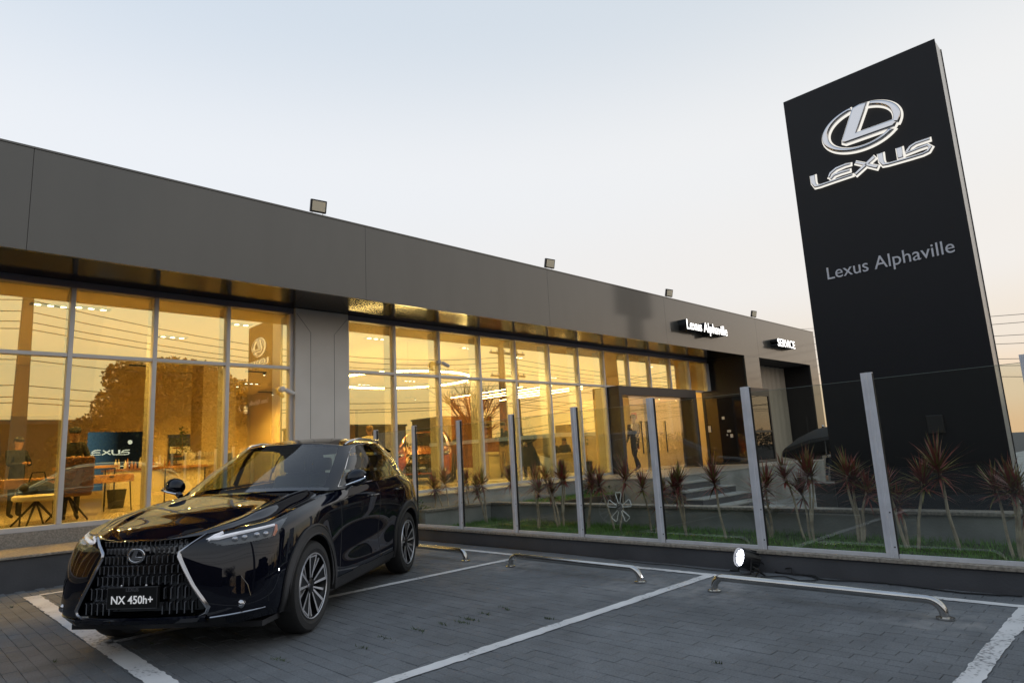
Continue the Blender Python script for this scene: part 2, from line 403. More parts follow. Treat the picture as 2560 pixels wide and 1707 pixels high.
# ------------------------------------------------------------------ showroom building
YG, YF = 12.05, 10.60
ZF, ZT, ZB = .65, 5.95, 4.47
XL, XE = -7.0, 29.03
B = thing('showroom_building', 'long grey showroom with deep fascia and warm lit glass front', 'building', (0, 0, 0))
def part(mb, name, mat, parent=None, **k): return mb.build(name, mat, parent or B, **k)
def bxp(name, mat, x0, x1, y0, y1, z0, z1, parent=None, **k):
    m = MB(); m.box(x0, x1, y0, y1, z0, z1); return m.build(name, mat, parent or B, **k)
# fascia panels with open joints
js = [XL, 1.26, 6.58, 11.86, 17.2, 23.43, XE]
for a, b_ in zip(js[:-1], js[1:]): bxp('fascia_panel', M['fascia'], a+.002, b_-.002, YF, YF+.05, ZB, ZT, bevel=.002, seg=1)
bxp('fascia_backing', M['fascia_back'], XL, XE-.02, YF+.052, YF+.30, ZB+.03, ZT-.01)
bxp('fascia_return', M['fascia'], XE-.05, XE, YF+.052, YG+2.0, ZB, ZT)
bxp('coping', M['fascia'], XL, XE+.01, YF-.012, YF+.34, ZT+.002, ZT+.03)
bxp('roof', M['concrete_dark'], XL, XE-.06, YF+.31, 30, 4.62, 4.9)
# soffit panels
sj = [XL+.01, -1.5, 2.0, 5.3, 8.6, 11.9, 15.2, 18.6, 22.2]
for a, b_ in zip(sj[:-1], sj[1:]): bxp('soffit_panel', M['soffit'], a+.002, b_-.002, YF+.055, YG-.08, ZB+.005, ZB+.025)
# curtain wall
mull_l = [XL+.2, -5.18, -3.97, -2.76, -1.55, -.34, .87, 2.08, 3.29, 4.51]
mull_r = [8.15, 9.40, 10.69, 11.94, 13.26, 14.52, 15.74]
mull_u = [17.01, 18.22, 19.45, 20.68, 21.92]
CL, CR_ = 5.76, 6.94
ZTR = 3.28
def mullion(x, z0, z1, wdt=.065):
    m_ = bxp('mullion', M['alum'], x-wdt/2, x+wdt/2, YG-.075, YG+.10, z0, z1, bevel=.003, seg=1)
    bxp('inner_fin', M['alum'], x-.02, x+.02, YG+.101, YG+.34, z0, z1, parent=m_)
for x in mull_l+[CL-.03]: mullion(x, ZF+.06, 4.36)
for x in [CR_+.03]+mull_r: mullion(x, ZF+.06, 4.36)
for x in mull_u: mullion(x, ZTR+.03, 4.36)
for a, b_ in ((XL, CL), (CR_, 22.0)): bxp('head_beam', M['alum_dark'], a, b_, YG-.085, YG+.12, 4.362, ZB)
for a, b_ in ((XL, CL), (CR_, 22.0)): bxp('sill_rail', M['alum'], a, b_ if b_ < 10 else 15.77, YG-.085, YG+.11, ZF-.01, ZF+.058)
def bay(xs, lower=True):
    for a, b_ in zip(xs[:-1], xs[1:]):
        bxp('transom', M['alum'], a+.034, b_-.034, YG-.07, YG+.09, ZTR-.032, ZTR+.028, bevel=.003, seg=1)
        bxp('window_pane', M['pane_glass'], a+.02, b_-.02, YG, YG+.008, ZTR+.02, 4.37)
        if lower: bxp('window_pane', M['pane_glass'], a+.02, b_-.02, YG, YG+.008, ZF+.05, ZTR-.02)
bay(mull_l+[CL-.03]); bay([CR_+.03]+mull_r); bay([15.74]+mull_u, lower=False)
# pale column between the two glazed runs with routed lines
col = bxp('column', M['column_paint'], CL+.005, CR_-.005, YG-.16, YG+.5, .42, ZB-.002, bevel=.006)
cm = MB()
for sgn, xc in ((1, CL), (-1, CR_)):
    pts = [(xc+sgn*.03, YG-.1605, 4.36), (xc+sgn*.33, YG-.1605, 4.0), (xc+sgn*.33, YG-.1605, .7)]
    k = MB(); k.tube(pts, .004, 5); k.build('groove_line', M['concrete_dark'], col)
# end panel and the black reveal of the entrance pier
bxp('end_panel', M['column_paint'], 21.96, 22.75, YG-.02, YG+.2, 2.75, 4.36)
bxp('pier', M['fascia'], 22.22, 23.40, YF, YF+.05, -.6, ZB, bevel=.004)
bxp('pier_side', M['black_panel'], 22.205, 22.24, YF+.052, YG+.6, -.6, ZB)
bxp('service_head', M['fascia_back'], 23.42, 28.2, YF+.1, 13.2, ZB-.01, ZB+.02)
bxp('service_side', M['black_panel'], 28.18, 28.22, YF+.052, 13.2, -.6, ZB)
bxp('service_jamb', M['fascia'], 28.20, XE, YF, YF+.05, -.6, ZB-.002, bevel=.004)
# corrugated cladding at the back of the service recess
cg = MB(); prof = []
for i in range(41):
    x = 23.5+i*(28.15-23.5)/40; prof.append((x, 11.72+.05*math.sin(i*math.pi/2)))
cg.grid([[(x, y, -.6) for x, y in prof], [(x, y, 4.45) for x, y in prof]])
pbr('cladding_tan', (.42, .36, .28), .5); part(cg, 'corrugated_cladding', M['cladding_tan'], smooth=True, angle=80)
# plinth, ledge and retaining wall under the left run
bxp('plinth', M['granite'], XL, 6.95, YG-.10, YG+.2, .36, ZF-.012, bevel=.006)
lw = tag(bxp('terrace_wall', M['concrete_dark'], XL, 6.93, 10.65, YG-.10, -.3, .395, parent=None), None, None)
bxp('ledge', M['cap_stone'], XL, 6.94, 10.62, YG-.102, .397, .43, parent=lw, bevel=.006)
# interior shell
bxp('interior_floor', M['floor_light'], XL, 22.2, YG+.12, 27.0, .3, ZF)
pbr('ceiling_paint', (.78, .66, .42), .8); pbr('wall_paint', (.70, .56, .34), .7, var=.05); pbr('wood', (.30, .13, .045), .45, var=.3, scale=5, stretch=(1, 1, .15))
pbr('wall_dark', (.03, .03, .035), .5)
bxp('ceiling', M['ceiling_paint'], XL, 22.2, YG+.13, 27.0, 4.38, 4.5)
bxp('back_wall', M['wall_paint'], XL, 22.2, 26.8, 27.0, ZF, 4.38)
bxp('end_wall', M['wall_paint'], XL, XL+.2, YG+.13, 26.8, ZF, 4.38)
bxp('entrance_wall', M['wall_paint'], 22.0, 22.19, YG+.13, 26.8, ZF, 4.38)

# ------------------------------------------------------------------ podium, court, garden bed
g = MB(); g.box(6.96, 13.4, 11.0, YG-.09, -.5, ZF-.03); T = tag(g.build('terrace_step', M['concrete']), 'dark grey terrace base under the glazing behind the red leaved plants', 'terrace')
k = MB(); k.box(6.96, 13.42, 10.98, YG-.09, ZF-.028, ZF); k.build('paving_slab', M['floor_light'], T, bevel=.004)
g = MB(); g.box(13.4, 24.0, 9.0, YG+.12, -.5, ZF-.03); T = tag(g.build('entrance_platform', M['concrete']), 'raised pale paved platform before the entrance doors', 'platform')
k = MB(); k.box(13.38, 24.02, 8.98, YG+.12, ZF-.028, ZF); k.build('paving_slab', M['floor_light'], T, bevel=.004)
S = thing('entrance_steps', 'grey concrete steps with pale treads leading up to the platform', 'steps', (13.4, 9.0, 0))
for i in range(6):
    z = ZF-.16*(i+1); k = MB(); k.box(0, 2.4, -.42*(i+1), -.42*i-.002, -.5, z-.03); s_ = k.build('step', M['concrete_dark'], S)
    t_ = MB(); t_.box(-.02, 2.42, -.42*(i+1)-.02, -.42*i-.002, z-.028, z); t_.build('tread', M['concrete'], s_)
g = MB(); g.box(8.98, 200, -60, 9.0, -.6, -.42); struct(g.build('forecourt', M['concrete']))
g = MB(); g.box(7.16, 8.72, -3.0, 9.62, -.6, .15); struct(g.build('garden_bed', M['earth']))
g = MB(); g.box(7.0, 13.38, 9.86, 10.98, -.6, .30); struct(g.build('upper_garden_bed', M['earth']))
IW = thing('planter_wall', 'low grey planter wall with stone cap between lawn and forecourt', 'wall', (8.75, 9.7, 0))
k = MB(); k.box(0, .20, -15, .0, -.6, .44); k.build('wall_body', M['concrete'], IW)
k = MB(); k.box(-.03, .23, -15, .03, .442, .485); k.build('cap', M['cap_stone'], IW, bevel=.006)
IW = thing('short_planter_wall', 'short pale planter wall running from the fence to the showroom terrace', 'wall', (6.98, 9.66, 0))
k = MB(); k.box(.17, 1.75, 0, .18, -.6, .44); k.build('wall_body', M['concrete'], IW)
k = MB(); k.box(.17, 1.735, -.03, .21, .442, .485); k.build('cap', M['cap_stone'], IW, bevel=.006)

# ------------------------------------------------------------------ glass fence on its low wall
FW = thing('fence_wall', 'low dark grey wall with stone cap under the glass fence', 'wall', (6.95, 0, 0))
k = MB(); k.box(0, .20, -4, 10.62, -.3, .185); k.build('wall_body', M['concrete_dark'], FW, bevel=.004)
cy = [-4, -1.5, .3, 2.2, 4.1, 6.0, 7.9, 10.62]
for a, b_ in zip(cy[:-1], cy[1:]):
    k = MB(); k.box(-.03, .23, a+.002, b_-.002, .187, .222); k.build('cap_stone', M['cap_stone'], FW, bevel=.005)
GF = thing('glass_fence', 'glass panel fence with grey aluminium posts on the low wall', 'fence', (7.0, 0, .222))
py_ = [11.05-1.277*i for i in range(11)]
for y in py_:
    if y > 10.6: z1 = 1.77
    k = MB()
    prof = [(-.055, 0), (.055, 0), (.055, .03), (.018, .03), (.018, .05), (-.018, .05), (-.018, .03), (-.055, .03)]
    prof = [(-.052, .012), (-.016, .012), (-.010, 0), (.010, 0), (.016, .012), (.052, .012), (.052, .055), (-.052, .055)]
    k.prism(prof, (0, y, 0), (0, 1, 0), (1, 0, 0), (0, 0, 1.77)); p = k.build('post', M['post_alum'], GF)
    for zz in (.10, .42):
        q = MB(); q.lathe([(.007, -.004), (.007, .002)], (.011, y-.033, zz), 'X', 8); q.build('bolt', M['black_metal'], p)
    q = MB(); q.box(.012, .05, y-.056, y-.0525, .0, 1.76); q.build('gasket', M['rubber'], p)
for a, b_ in zip(py_[1:], py_[:-1]):
    k = MB(); k.box(.030, .038, a+.045, b_-.045, .03, 1.70); gp = k.build('glass_panel', M['fence_glass'], GF)
    k = MB(); k.box(.0295, .0385, a+.055, b_-.055, 1.7005, 1.704); k.build('glass_edge', M['glass_edge'], gp)
    k = MB(); k.box(.018, .05, a+.054, b_-.054, .0, .035); k.build('bottom_rail', M['post_alum'], GF)

# ------------------------------------------------------------------ totem sign
TX, TY0, TY1, TZ0, TZ1 = 9.25, 1.41, 3.36, -.45, 6.31
TS = thing('totem_sign', 'tall black totem sign with chrome emblem behind the glass fence', 'sign', (TX, (TY0+TY1)/2, TZ0))
hw = (TY1-TY0)/2
k = MB(); k.box(.012, .34, -hw+.01, hw-.01, 0, TZ1-TZ0-.005); k.build('core', M['totem_side'], TS)
k = MB(); k.box(0, .011, -hw, hw, .0, TZ1-TZ0); k.build('face_panel', M['totem_face'], TS, bevel=.003)
k = MB(); k.box(.341, .352, -hw, hw, .0, TZ1-TZ0); k.build('face_panel', M['totem_face'], TS, bevel=.003)
pz = on_x(2340, 1060, TX)
k = MB(); k.box(-.03, -.001, -.09, .09, -.11, .11); ob = k.build('socket_box', M['black_metal'], TS, bevel=.006); ob.location = (0, pz.y-(TY0+TY1)/2, pz.z-TZ0)
# emblem and wordmark, traced on the face plane: local x runs to the right of the face (-y), local y is up
def tz(zx, zy):                      # pixel of the enlarged crop -> face coordinates
    p = on_x(2000+zx*.178571, 220+zy*.178571, TX); return (-(p.y-(TY0+TY1)/2), p.z-TZ0)
def ellipse_from(l, t, r, b):
    cx, cy_ = (l[0]+r[0])/2, (t[1]+b[1])/2; return cx, cy_, (r[0]-l[0])/2, (t[1]-b[1])/2
EC = ellipse_from(tz(335, 690), tz(1130, 150), tz(1443, 420), tz(650, 965))
def emblem_pieces(cx, cy_, rx, ry):
    """outlines (ring arc, L shape) of the emblem fitted to an ellipse"""
    def arc(a0, a1, ro, ri, n=40):
        o_ = [(cx+rx*ro*math.cos(a0+(a1-a0)*i/n), cy_+ry*ro*math.sin(a0+(a1-a0)*i/n)) for i in range(n+1)]
        i_ = []
        for i in range(n+1):
            t = i/n; w_ = ri+(1-ri)*.0; i_.append((cx+rx*ri*math.cos(a0+(a1-a0)*t), cy_+ry*ri*math.sin(a0+(a1-a0)*t)))
        return o_+i_[::-1]
    left = arc(R(100), R(322), 1.0, .845)
    right = arc(R(70), R(-24), 1.0, .82)
    u = lambda a, b: (cx+rx*a, cy_+ry*b)
    ell = [u(-.12, .93), u(.05, .985), u(.27, .945), u(-.10, -.20), u(.84, -.20), u(.88, -.36), u(.80, -.52), u(-.42, -.52), u(-.50, -.43), u(-.49, -.30)]
    return left, right, ell
pcs = emblem_pieces(*EC)
def on_face(o, d): place(o, (TX-d, (TY0+TY1)/2, TZ0), (0, -1, 0), (0, 0, 1))
emb = thing('tmp', 'x', 'x'); bpy.data.objects.remove(emb)
for nm, pl in (('emblem_ring', pcs[0]), ('emblem_ring', pcs[1]), ('emblem_letter', pcs[2])):
    o = spline_poly(pl, nm, M['chrome_soft'], TS, extrude=.002, bevel=.026, res=4, off=-.024); on_face(o, .075)
    hl = spline_poly(pl, 'halo_tube', M['halo_led'], o, extrude=.006, bevel=.019, res=1); hl.location = (0, 0, -.034)
WM = [([(200, 1245), (212, 1340), (245, 1395), (300, 1385), (520, 1310), (760, 1232)], [85, 80, 62, 40, 36, 30]),
      ([(430, 1275), (455, 1215), (530, 1150), (650, 1100), (730, 1082)], [40, 52, 52, 44, 34]),
      ([(455, 1300), (500, 1240), (590, 1205), (720, 1168)], [36, 50, 46, 42]),
      ([(800, 1062), (1110, 1130)], [46, 62]),
      ([(1065, 985), (800, 1232)], [66, 52]),
      ([(1145, 938), (1160, 1040), (1195, 1092), (1260, 1085), (1560, 1000), (1740, 945), (1815, 905), (1845, 850), (1800, 825), (1700, 862), (1500, 940)], [85, 80, 62, 38, 36, 36, 44, 56, 50, 40, 40]),
      ([(1408, 858), (1432, 1005)], [88, 88]),
      ([(1835, 735), (1640, 800), (1570, 845), (1515, 925)], [44, 46, 50, 54])]
def wordmark(parent, tofn, posfn, mat, halo=None, th=.02, sc_=1.0):
    for pts, wd in WM:
        P = [tofn(*p) for p in pts]; k_ = sc_
        o = spline_poly(stroke_outline(P, [q*.82*k_ for q in wd]), 'letter_stroke', mat, parent, extrude=th*.2, bevel=th*.6, res=3, off=-th*.55); posfn(o)
        if halo: hl = spline_poly(stroke_outline(P, [q*.88*k_ for q in wd]), 'halo_tube', halo, o, extrude=th*.2, bevel=th*.7, res=1); hl.location = (0, 0, -.03)
ppm = (Vector(tz(1000, 1000))-Vector(tz(1100, 1000))).length/100
wordmark(TS, tz, lambda o: on_face(o, .065), M['chrome_soft'], M['halo_led'], .02, ppm)
a = tz((2067-2000)/.178571, (700-220)/.178571); c_ = tz((2386-2000)/.178571, (640-220)/.178571)
o = text_mesh('sign_lettering', 'Lexus Alphaville', .30, M['sign_grey'], TS, extrude=.004, align='LEFT')
o.data.transform(Matrix.Diagonal((abs(c_[0]-a[0])/o.dimensions.x, (abs(c_[0]-a[0])/o.dimensions.x)*1.05, 1, 1))); place(o, (TX-.005, (TY0+TY1)/2-a[0], TZ0+a[1]), (0, -1, 0), (0, 0, 1))
# ------------------------------------------------------------------ the car: surfaces lofted through measured stations
pbr('car_paint', (.0028, .0036, .0085), .30, metal=.0, coat=1.0, spec=.0, coat_rough=.012)
pbr('car_orange', (.55, .13, .012), .30, metal=.55, coat=1.0)
pbr('cladding', (.013, .013, .014), .55, bump=.1, bscale=200)
pbr('gloss_black', (.005, .005, .006), .08, coat=1.0)
pbr('tyre', (.014, .014, .014), .75, bump=.1, bscale=80)
pbr('rim_dark', (.02, .02, .022), .3, metal=.6)
pbr('rim_machined', (.70, .70, .72), .30, metal=.75)
pbr('seat_leather', (.045, .043, .04), .5)
pbr('headliner', (.30, .29, .27), .9)
pbr('amber_lens', (.55, .13, .01), .15, coat=1.0)
pbr('red_lens', (.25, .005, .005), .1, coat=1.0)
pbr('lamp_reflector', (.5, .5, .52), .12, metal=1.0)
pbr('drl_white', (.75, .76, .80), .25, emit=(.9, .92, 1), estr=.28); pbr('plate_grey', (.10, .10, .11), .5)
pbr('plate_black', (.006, .006, .006), .35)
pbr('plate_white', (.8, .8, .8), .5, emit=(1, 1, 1), estr=.25)
pbr('brake_disc', (.25, .25, .25), .3, metal=1.0)
glass('car_glass', (.62, .70, .66), .06, (1, 1, 1), grazing=.7)
glass('lamp_glass', (.92, .92, .92), .06, (1, 1, 1), grazing=.6)

def cr_eval(C, n, mirror_start=True, mirror_end=True):
    """Catmull-Rom through rows of C (S,V,3), n samples per span; ends continued by mirroring in y"""
    C = np.asarray(C, float); mir = np.array([1, -1, 1])
    a = C[1]*mir if mirror_start else 2*C[0]-C[1]
    b = C[-2]*mir if mirror_end else 2*C[-1]-C[-2]
    E_ = np.concatenate([a[None], C, b[None]]); out_ = []
    for i in range(1, len(E_)-2):
        p0, p1, p2, p3 = E_[i-1:i+3]
        d1 = np.linalg.norm(p1-p0, axis=-1, keepdims=True)**.5+1e-4; d2 = np.linalg.norm(p2-p1, axis=-1, keepdims=True)**.5+1e-4; d3 = np.linalg.norm(p3-p2, axis=-1, keepdims=True)**.5+1e-4
        m1 = (p2-p1)/d2-(p2-p0)/(d1+d2)+(p1-p0)/d1; m2 = (p3-p2)/d3-(p3-p1)/(d2+d3)+(p2-p1)/d2
        m1 *= d2; m2 *= d2
        for k in range(n):
            t = k/n; h00 = 2*t**3-3*t**2+1; h10 = t**3-2*t**2+t; h01 = -2*t**3+3*t**2; h11 = t**3-t**2
            out_.append(h00*p1+h10*m1+h01*p2+h11*m2)
    out_.append(E_[-2]); return np.array(out_)
def surf(C, ns, nv, me=True):
    A = cr_eval(C, ns, True, me); Bt = np.transpose(A, (1, 0, 2)); Bt = cr_eval(Bt, nv, False, False); return np.transpose(Bt, (1, 0, 2))

LOW = [  # stations front centre -> rear centre; levels bottom .. shoulder
 [(.89, 0, .26), (.945, 0, .335), (.975, 0, .52), (.97, 0, .73), (.94, 0, .845), (.90, 0, .885)],
 [(.875, .26, .26), (.93, .27, .335), (.955, .27, .52), (.945, .27, .73), (.912, .27, .845), (.87, .27, .887)],
 [(.83, .50, .26), (.885, .52, .34), (.90, .51, .52), (.875, .50, .73), (.835, .49, .85), (.785, .49, .905)],
 [(.72, .71, .265), (.785, .735, .345), (.79, .73, .53), (.76, .72, .73), (.715, .70, .86), (.64, .68, .935)],
 [(.55, .84, .27), (.62, .865, .36), (.62, .875, .54), (.58, .87, .74), (.51, .845, .89), (.40, .79, .968)],
 [(.37, .88, .265), (.41, .905, .36), (.41, .92, .54), (.37, .915, .76), (.30, .89, .925), (.18, .825, 1.012)],
 [(.0, .90, .26), (.0, .925, .36), (.0, .945, .56), (.0, .935, .80), (-.04, .905, .975), (-.12, .83, 1.055)],
 [(-.42, .885, .255), (-.42, .905, .355), (-.42, .905, .57), (-.42, .905, .83), (-.42, .897, 1.01), (-.42, .832, 1.095)],
 [(-.85, .87, .25), (-.85, .895, .35), (-.85, .882, .57), (-.85, .905, .85), (-.85, .902, 1.03), (-.85, .855, 1.12)],
 [(-1.35, .865, .25), (-1.35, .89, .35), (-1.35, .872, .58), (-1.35, .908, .87), (-1.35, .903, 1.045), (-1.35, .86, 1.14)],
 [(-1.9, .87, .255), (-1.9, .895, .36), (-1.9, .88, .59), (-1.9, .912, .89), (-1.9, .905, 1.06), (-1.9, .86, 1.158)],
 [(-2.3, .885, .26), (-2.3, .91, .37), (-2.3, .91, .61), (-2.3, .925, .90), (-2.3, .91, 1.08), (-2.3, .855, 1.175)],
 [(-2.69, .895, .27), (-2.69, .925, .39), (-2.69, .945, .61), (-2.69, .94, .90), (-2.69, .91, 1.09), (-2.69, .84, 1.19)],
 [(-3.06, .87, .29), (-3.08, .895, .41), (-3.08, .915, .62), (-3.08, .90, .90), (-3.07, .865, 1.09), (-3.04, .79, 1.195)],
 [(-3.32, .78, .31), (-3.37, .81, .43), (-3.40, .83, .63), (-3.41, .80, .90), (-3.38, .76, 1.08), (-3.32, .68, 1.195)],
 [(-3.45, .48, .33), (-3.54, .50, .45), (-3.59, .50, .65), (-3.61, .48, .90), (-3.58, .48, 1.07), (-3.52, .44, 1.19)],
 [(-3.49, 0, .33), (-3.58, 0, .45), (-3.63, 0, .65), (-3.65, 0, .90), (-3.62, 0, 1.07), (-3.56, 0, 1.19)]]
TOPG = [  # greenhouse: stations windscreen centre -> rear window centre; levels belt, mid, roof edge
 [(-.36, 0, 1.155), (-.84, 0, 1.40), (-1.26, 0, 1.605)],
 [(-.41, .36, 1.152), (-.87, .33, 1.395), (-1.28, .31, 1.60)],
 [(-.52, .64, 1.14), (-.95, .58, 1.375), (-1.35, .51, 1.583)],
 [(-.66, .785, 1.125), (-1.06, .70, 1.355), (-1.44, .595, 1.57)],
 [(-.86, .838, 1.128), (-1.20, .75, 1.37), (-1.57, .625, 1.58)],
 [(-1.5, .853, 1.148), (-1.60, .765, 1.40), (-1.86, .635, 1.605)],
 [(-2.1, .85, 1.17), (-2.12, .762, 1.41), (-2.22, .63, 1.60)],
 [(-2.62, .825, 1.19), (-2.58, .735, 1.42), (-2.56, .605, 1.60)],
 [(-3.02, .775, 1.20), (-2.92, .675, 1.41), (-2.82, .565, 1.565)],
 [(-3.30, .65, 1.20), (-3.16, .565, 1.40), (-2.99, .48, 1.54)],
 [(-3.43, .36, 1.20), (-3.27, .33, 1.40), (-3.06, .29, 1.55)],
 [(-3.48, 0, 1.20), (-3.30, 0, 1.405), (-3.08, 0, 1.56)]]
XW = (0.0, -2.69); RT = .371

def in_poly(x, y, poly):
    c = False; n = len(poly)
    for i in range(n):
        x0, y0 = poly[i]; x1, y1 = poly[i-1]
        if (y0 > y) != (y1 > y) and x < (x1-x0)*(y-y0)/(y1-y0)+x0: c = not c
    return c
class Sheets:
    """cut one sampled surface into parts, mirrored left/right; shared vertices keep the shading smooth"""
    def __init__(s): s.d = {}
    def add(s, key, quad, off=0.0):
        s.d.setdefault(key, []).append(quad)
    def build(s, key, name, mat, parent, both=True, thick=0.0, smooth=True, sides=None, push=0.0, angle=50):
        outs = []
        for sg in (sides or ((1, -1) if both == 'split' else (0,))):
            b = bmesh.new(); cache = {}
            def vert(p):
                q = tuple(round(v, 5) for v in p)
                if q not in cache: cache[q] = b.verts.new(p)
                return cache[q]
            for quad in s.d.get(key, []):
                for m_ in ((1, -1) if sg == 0 else (sg,)):
                    P = [(p[0], p[1]*m_, p[2]) for p in quad]
                    if m_ < 0: P = P[::-1]
                    vs = []
                    for p in P:
                        v = vert(p)
                        if v not in vs: vs.append(v)
                    if len(vs) > 2:
                        try: b.faces.new(vs)
                        except ValueError: pass
            if push:
                b.normal_update()
                for v in b.verts: v.co += v.normal*push
            me = bpy.data.meshes.new(name); b.to_mesh(me); b.free(); me.materials.append(mat)
            me.polygons.foreach_set('use_smooth', [True]*len(me.polygons)); me.set_sharp_from_angle(angle=R(angle))
            o = bpy.data.objects.new(name, me); COL.objects.link(o); o.parent = parent
            if thick:
                md = o.modifiers.new('s', 'SOLIDIFY'); md.thickness = thick; md.offset = -1
            outs.append(o)
        return outs

CAR_LOC = Vector((2.21, 6.085, 0)); CAR_H = R(217.68)
_c, _s = math.cos(CAR_H), math.sin(CAR_H)
def car_w(p): return Vector((CAR_LOC.x+_c*p[0]-_s*p[1], CAR_LOC.y+_s*p[0]+_c*p[1], p[2]))
def car_px(p): return topx(car_w(p))
def px_car_x(px, py, x):
    """photo pixel -> point on the car's own plane at station x"""
    d = ray(px, py); dx = _c*d.x+_s*d.y; o = CAM-CAR_LOC; ox = _c*o.x+_s*o.y
    t = (x-ox)/dx; p = o+d*t; return (x, -_s*p.x+_c*p.y, CAMH+d.z*t)

GRILLE = [(0, .889), (.30, .890), (.41, .900), (.428, .888), (.305, .795), (.31, .77), (.42, .565), (.515, .425), (.53, .395), (.49, .362), (.42, .348), (0, .345)]
def grille_half(z):
    prev = None; best = 0
    for (y0, z0), (y1, z1) in zip(GRILLE[:-1], GRILLE[1:]):
        if min(z0, z1) <= z <= max(z0, z1) and abs(z1-z0) > 1e-6: best = max(best, y0+(y1-y0)*(z-z0)/(z1-z0))
    return best
def front_x(y, z):
    """x of the front skin at (y, z)"""
    d2 = (FR[:, 1]-abs(y))**2+(FR[:, 2]-z)**2; i = np.argsort(d2)[:4]; wgt = 1/(d2[i]+1e-6); return float((FR[i, 0]*wgt).sum()/wgt.sum())
G1 = surf(LOW, 14, 12); FR = G1[:14*4].reshape(-1, 3)
G2 = surf(TOPG, 16, 18)

HEADL = [(518, 1343), (545, 1325), (600, 1310), (660, 1300), (722, 1284), (714, 1302), (704, 1318), (697, 1330), (682, 1341), (660, 1348), (620, 1355), (585, 1362), (555, 1363), (530, 1357), (517, 1353)]
def make_car(name, label, paint, plate_text, face_text=None):
    car = thing(name, label, 'car', CAR_LOC, CAR_H)
    S = Sheets()
    ns, nv = G1.shape[:2]
    for i in range(ns-1):
        for j in range(nv-1):
            q = [G1[i, j], G1[i+1, j], G1[i+1, j+1], G1[i, j+1]]; c = sum(q)/4
            x, y, z = c
            key = 'body'
            rad = min(math.hypot(x-xw, z-.365) for xw in XW)
            if rad < .425 and y > .5: continue
            if rad < .50 and y > .5: key = 'arch_f' if x > -1.5 else 'arch_r'
            elif z < .335 and -2.4 < x < -.35: key = 'sill'
            elif x > .55 and abs(y) < grille_half(z)-.002 and z > .346: key = 'grille'
            elif x > .1 and in_poly(*car_px(c), HEADL): key = 'headlight'
            elif x < -3.2 and .93 < z < 1.0: key = 'taillight'
            elif x > .3 and z < .315 and y < .62: key = 'lip'
            elif x < -3.0 and z < .45: key = 'valance'
            S.add(key, q)
    # bonnet
    edge = G1[:, -1]; cow = -.70
    ed = [e for e in edge if e[0] > cow-.05]
    ex = np.array([e[0] for e in ed]); ey = np.array([e[1] for e in ed]); ez = np.array([e[2] for e in ed]); od = np.argsort(ex); ex, ey, ez = ex[od], ey[od], ez[od]
    xs = sorted(set(list(np.linspace(cow, .80, 46))+list(np.linspace(.80, .8999, 16))))
    nt_ = 26
    def hood(x, t):
        w_ = float(np.interp(x, ex, ey)); ze = float(np.interp(x, ex, ez)); y = t*w_
        k = min(1, max(0, (.90-x)/.55)); crown = (.030+.028*k)*k**.6*(1-t**2)
        ridge = .020*k*math.exp(-((t-.72)/.06)**2)-.012*k*math.exp(-((t-.88)/.07)**2)
        return np.array([x, y, ze+crown+ridge])
    for i in range(len(xs)-1):
        for j in range(nt_):
            q = [hood(xs[i], j/nt_), hood(xs[i+1], j/nt_), hood(xs[i+1], (j+1)/nt_), hood(xs[i], (j+1)/nt_)]
            S.add('bonnet', q)
    # deck under the glass (dashboard level ledge) and tail ledge
    for a, b_ in zip(edge[:-1], edge[1:]):
        if a[0] <= cow+.02 and b_[1] >= 0:
            q = [np.array(a), np.array(b_), np.array([b_[0], max(0, b_[1]-.055), b_[2]+.004]), np.array([a[0], max(0, a[1]-.055), a[2]+.004])]
            if a[0] > -3.3: S.add('body', q)
            else: S.add('body', [np.array(a), np.array(b_), np.array([b_[0]+.12, b_[1]*.9, b_[2]+.005]), np.array([a[0]+.12, a[1]*.9, a[2]+.005])])
    # greenhouse
    ns, nv = G2.shape[:2]
    WIN_F = [(-.78, 1.150), (-1.10, 1.325), (-1.34, 1.455), (-1.52, 1.535), (-1.70, 1.57), (-1.68, 1.176)]
    WIN_R = [(-1.78, 1.182), (-1.80, 1.575), (-2.2, 1.57), (-2.47, 1.535), (-2.45, 1.203)]
    WIN_Q = [(-2.49, 1.205), (-2.51, 1.52), (-2.70, 1.45), (-2.86, 1.355), (-2.81, 1.28), (-2.66, 1.22)]
    for i in range(ns-1):
        for j in range(nv-1):
            q = [G2[i, j], G2[i+1, j], G2[i+1, j+1], G2[i, j+1]]; c = sum(q)/4; x, y, z = c; u, v = (i+.5)/16, (j+.5)/(nv-1)
            key = 'frame'
            if u < 2.55 and .05 < v < .955: key = 'windscreen'
            elif u < 2.9 and v <= .06: key = 'cowl'
            elif u > 9.6 and .12 < v < .86: key = 'rear_window'
            elif u > 3 and in_poly(x, z, WIN_F): key = 'win_f'
            elif u > 3 and in_poly(x, z, WIN_R): key = 'win_r'
            elif u > 3 and in_poly(x, z, WIN_Q): key = 'win_q'
            elif u > 3.6 and x > -2.7 and v < .93 and v > .04 and (-1.80 < x < -1.66): key = 'pillar'
            S.add(key, q)
    # roof
    rim = G2[:, -1]
    rx_ = np.array([p[0] for p in rim]); rys = np.array([p[1] for p in rim]); rz_ = np.array([p[2] for p in rim]); od = np.argsort(rx_)
    rx_, rys, rz_ = rx_[od], rys[od], rz_[od]
    xs2 = np.linspace(-3.079, -1.261, 50)
    def roof(x, t):
        w_ = float(np.interp(x, rx_, rys)); ze = float(np.interp(x, rx_, rz_)); k = math.sin(math.pi*min(1, max(0, (x+3.08)/1.82)))**.5
        return np.array([x, t*w_, ze+.085*k*(1-t**2.6)])
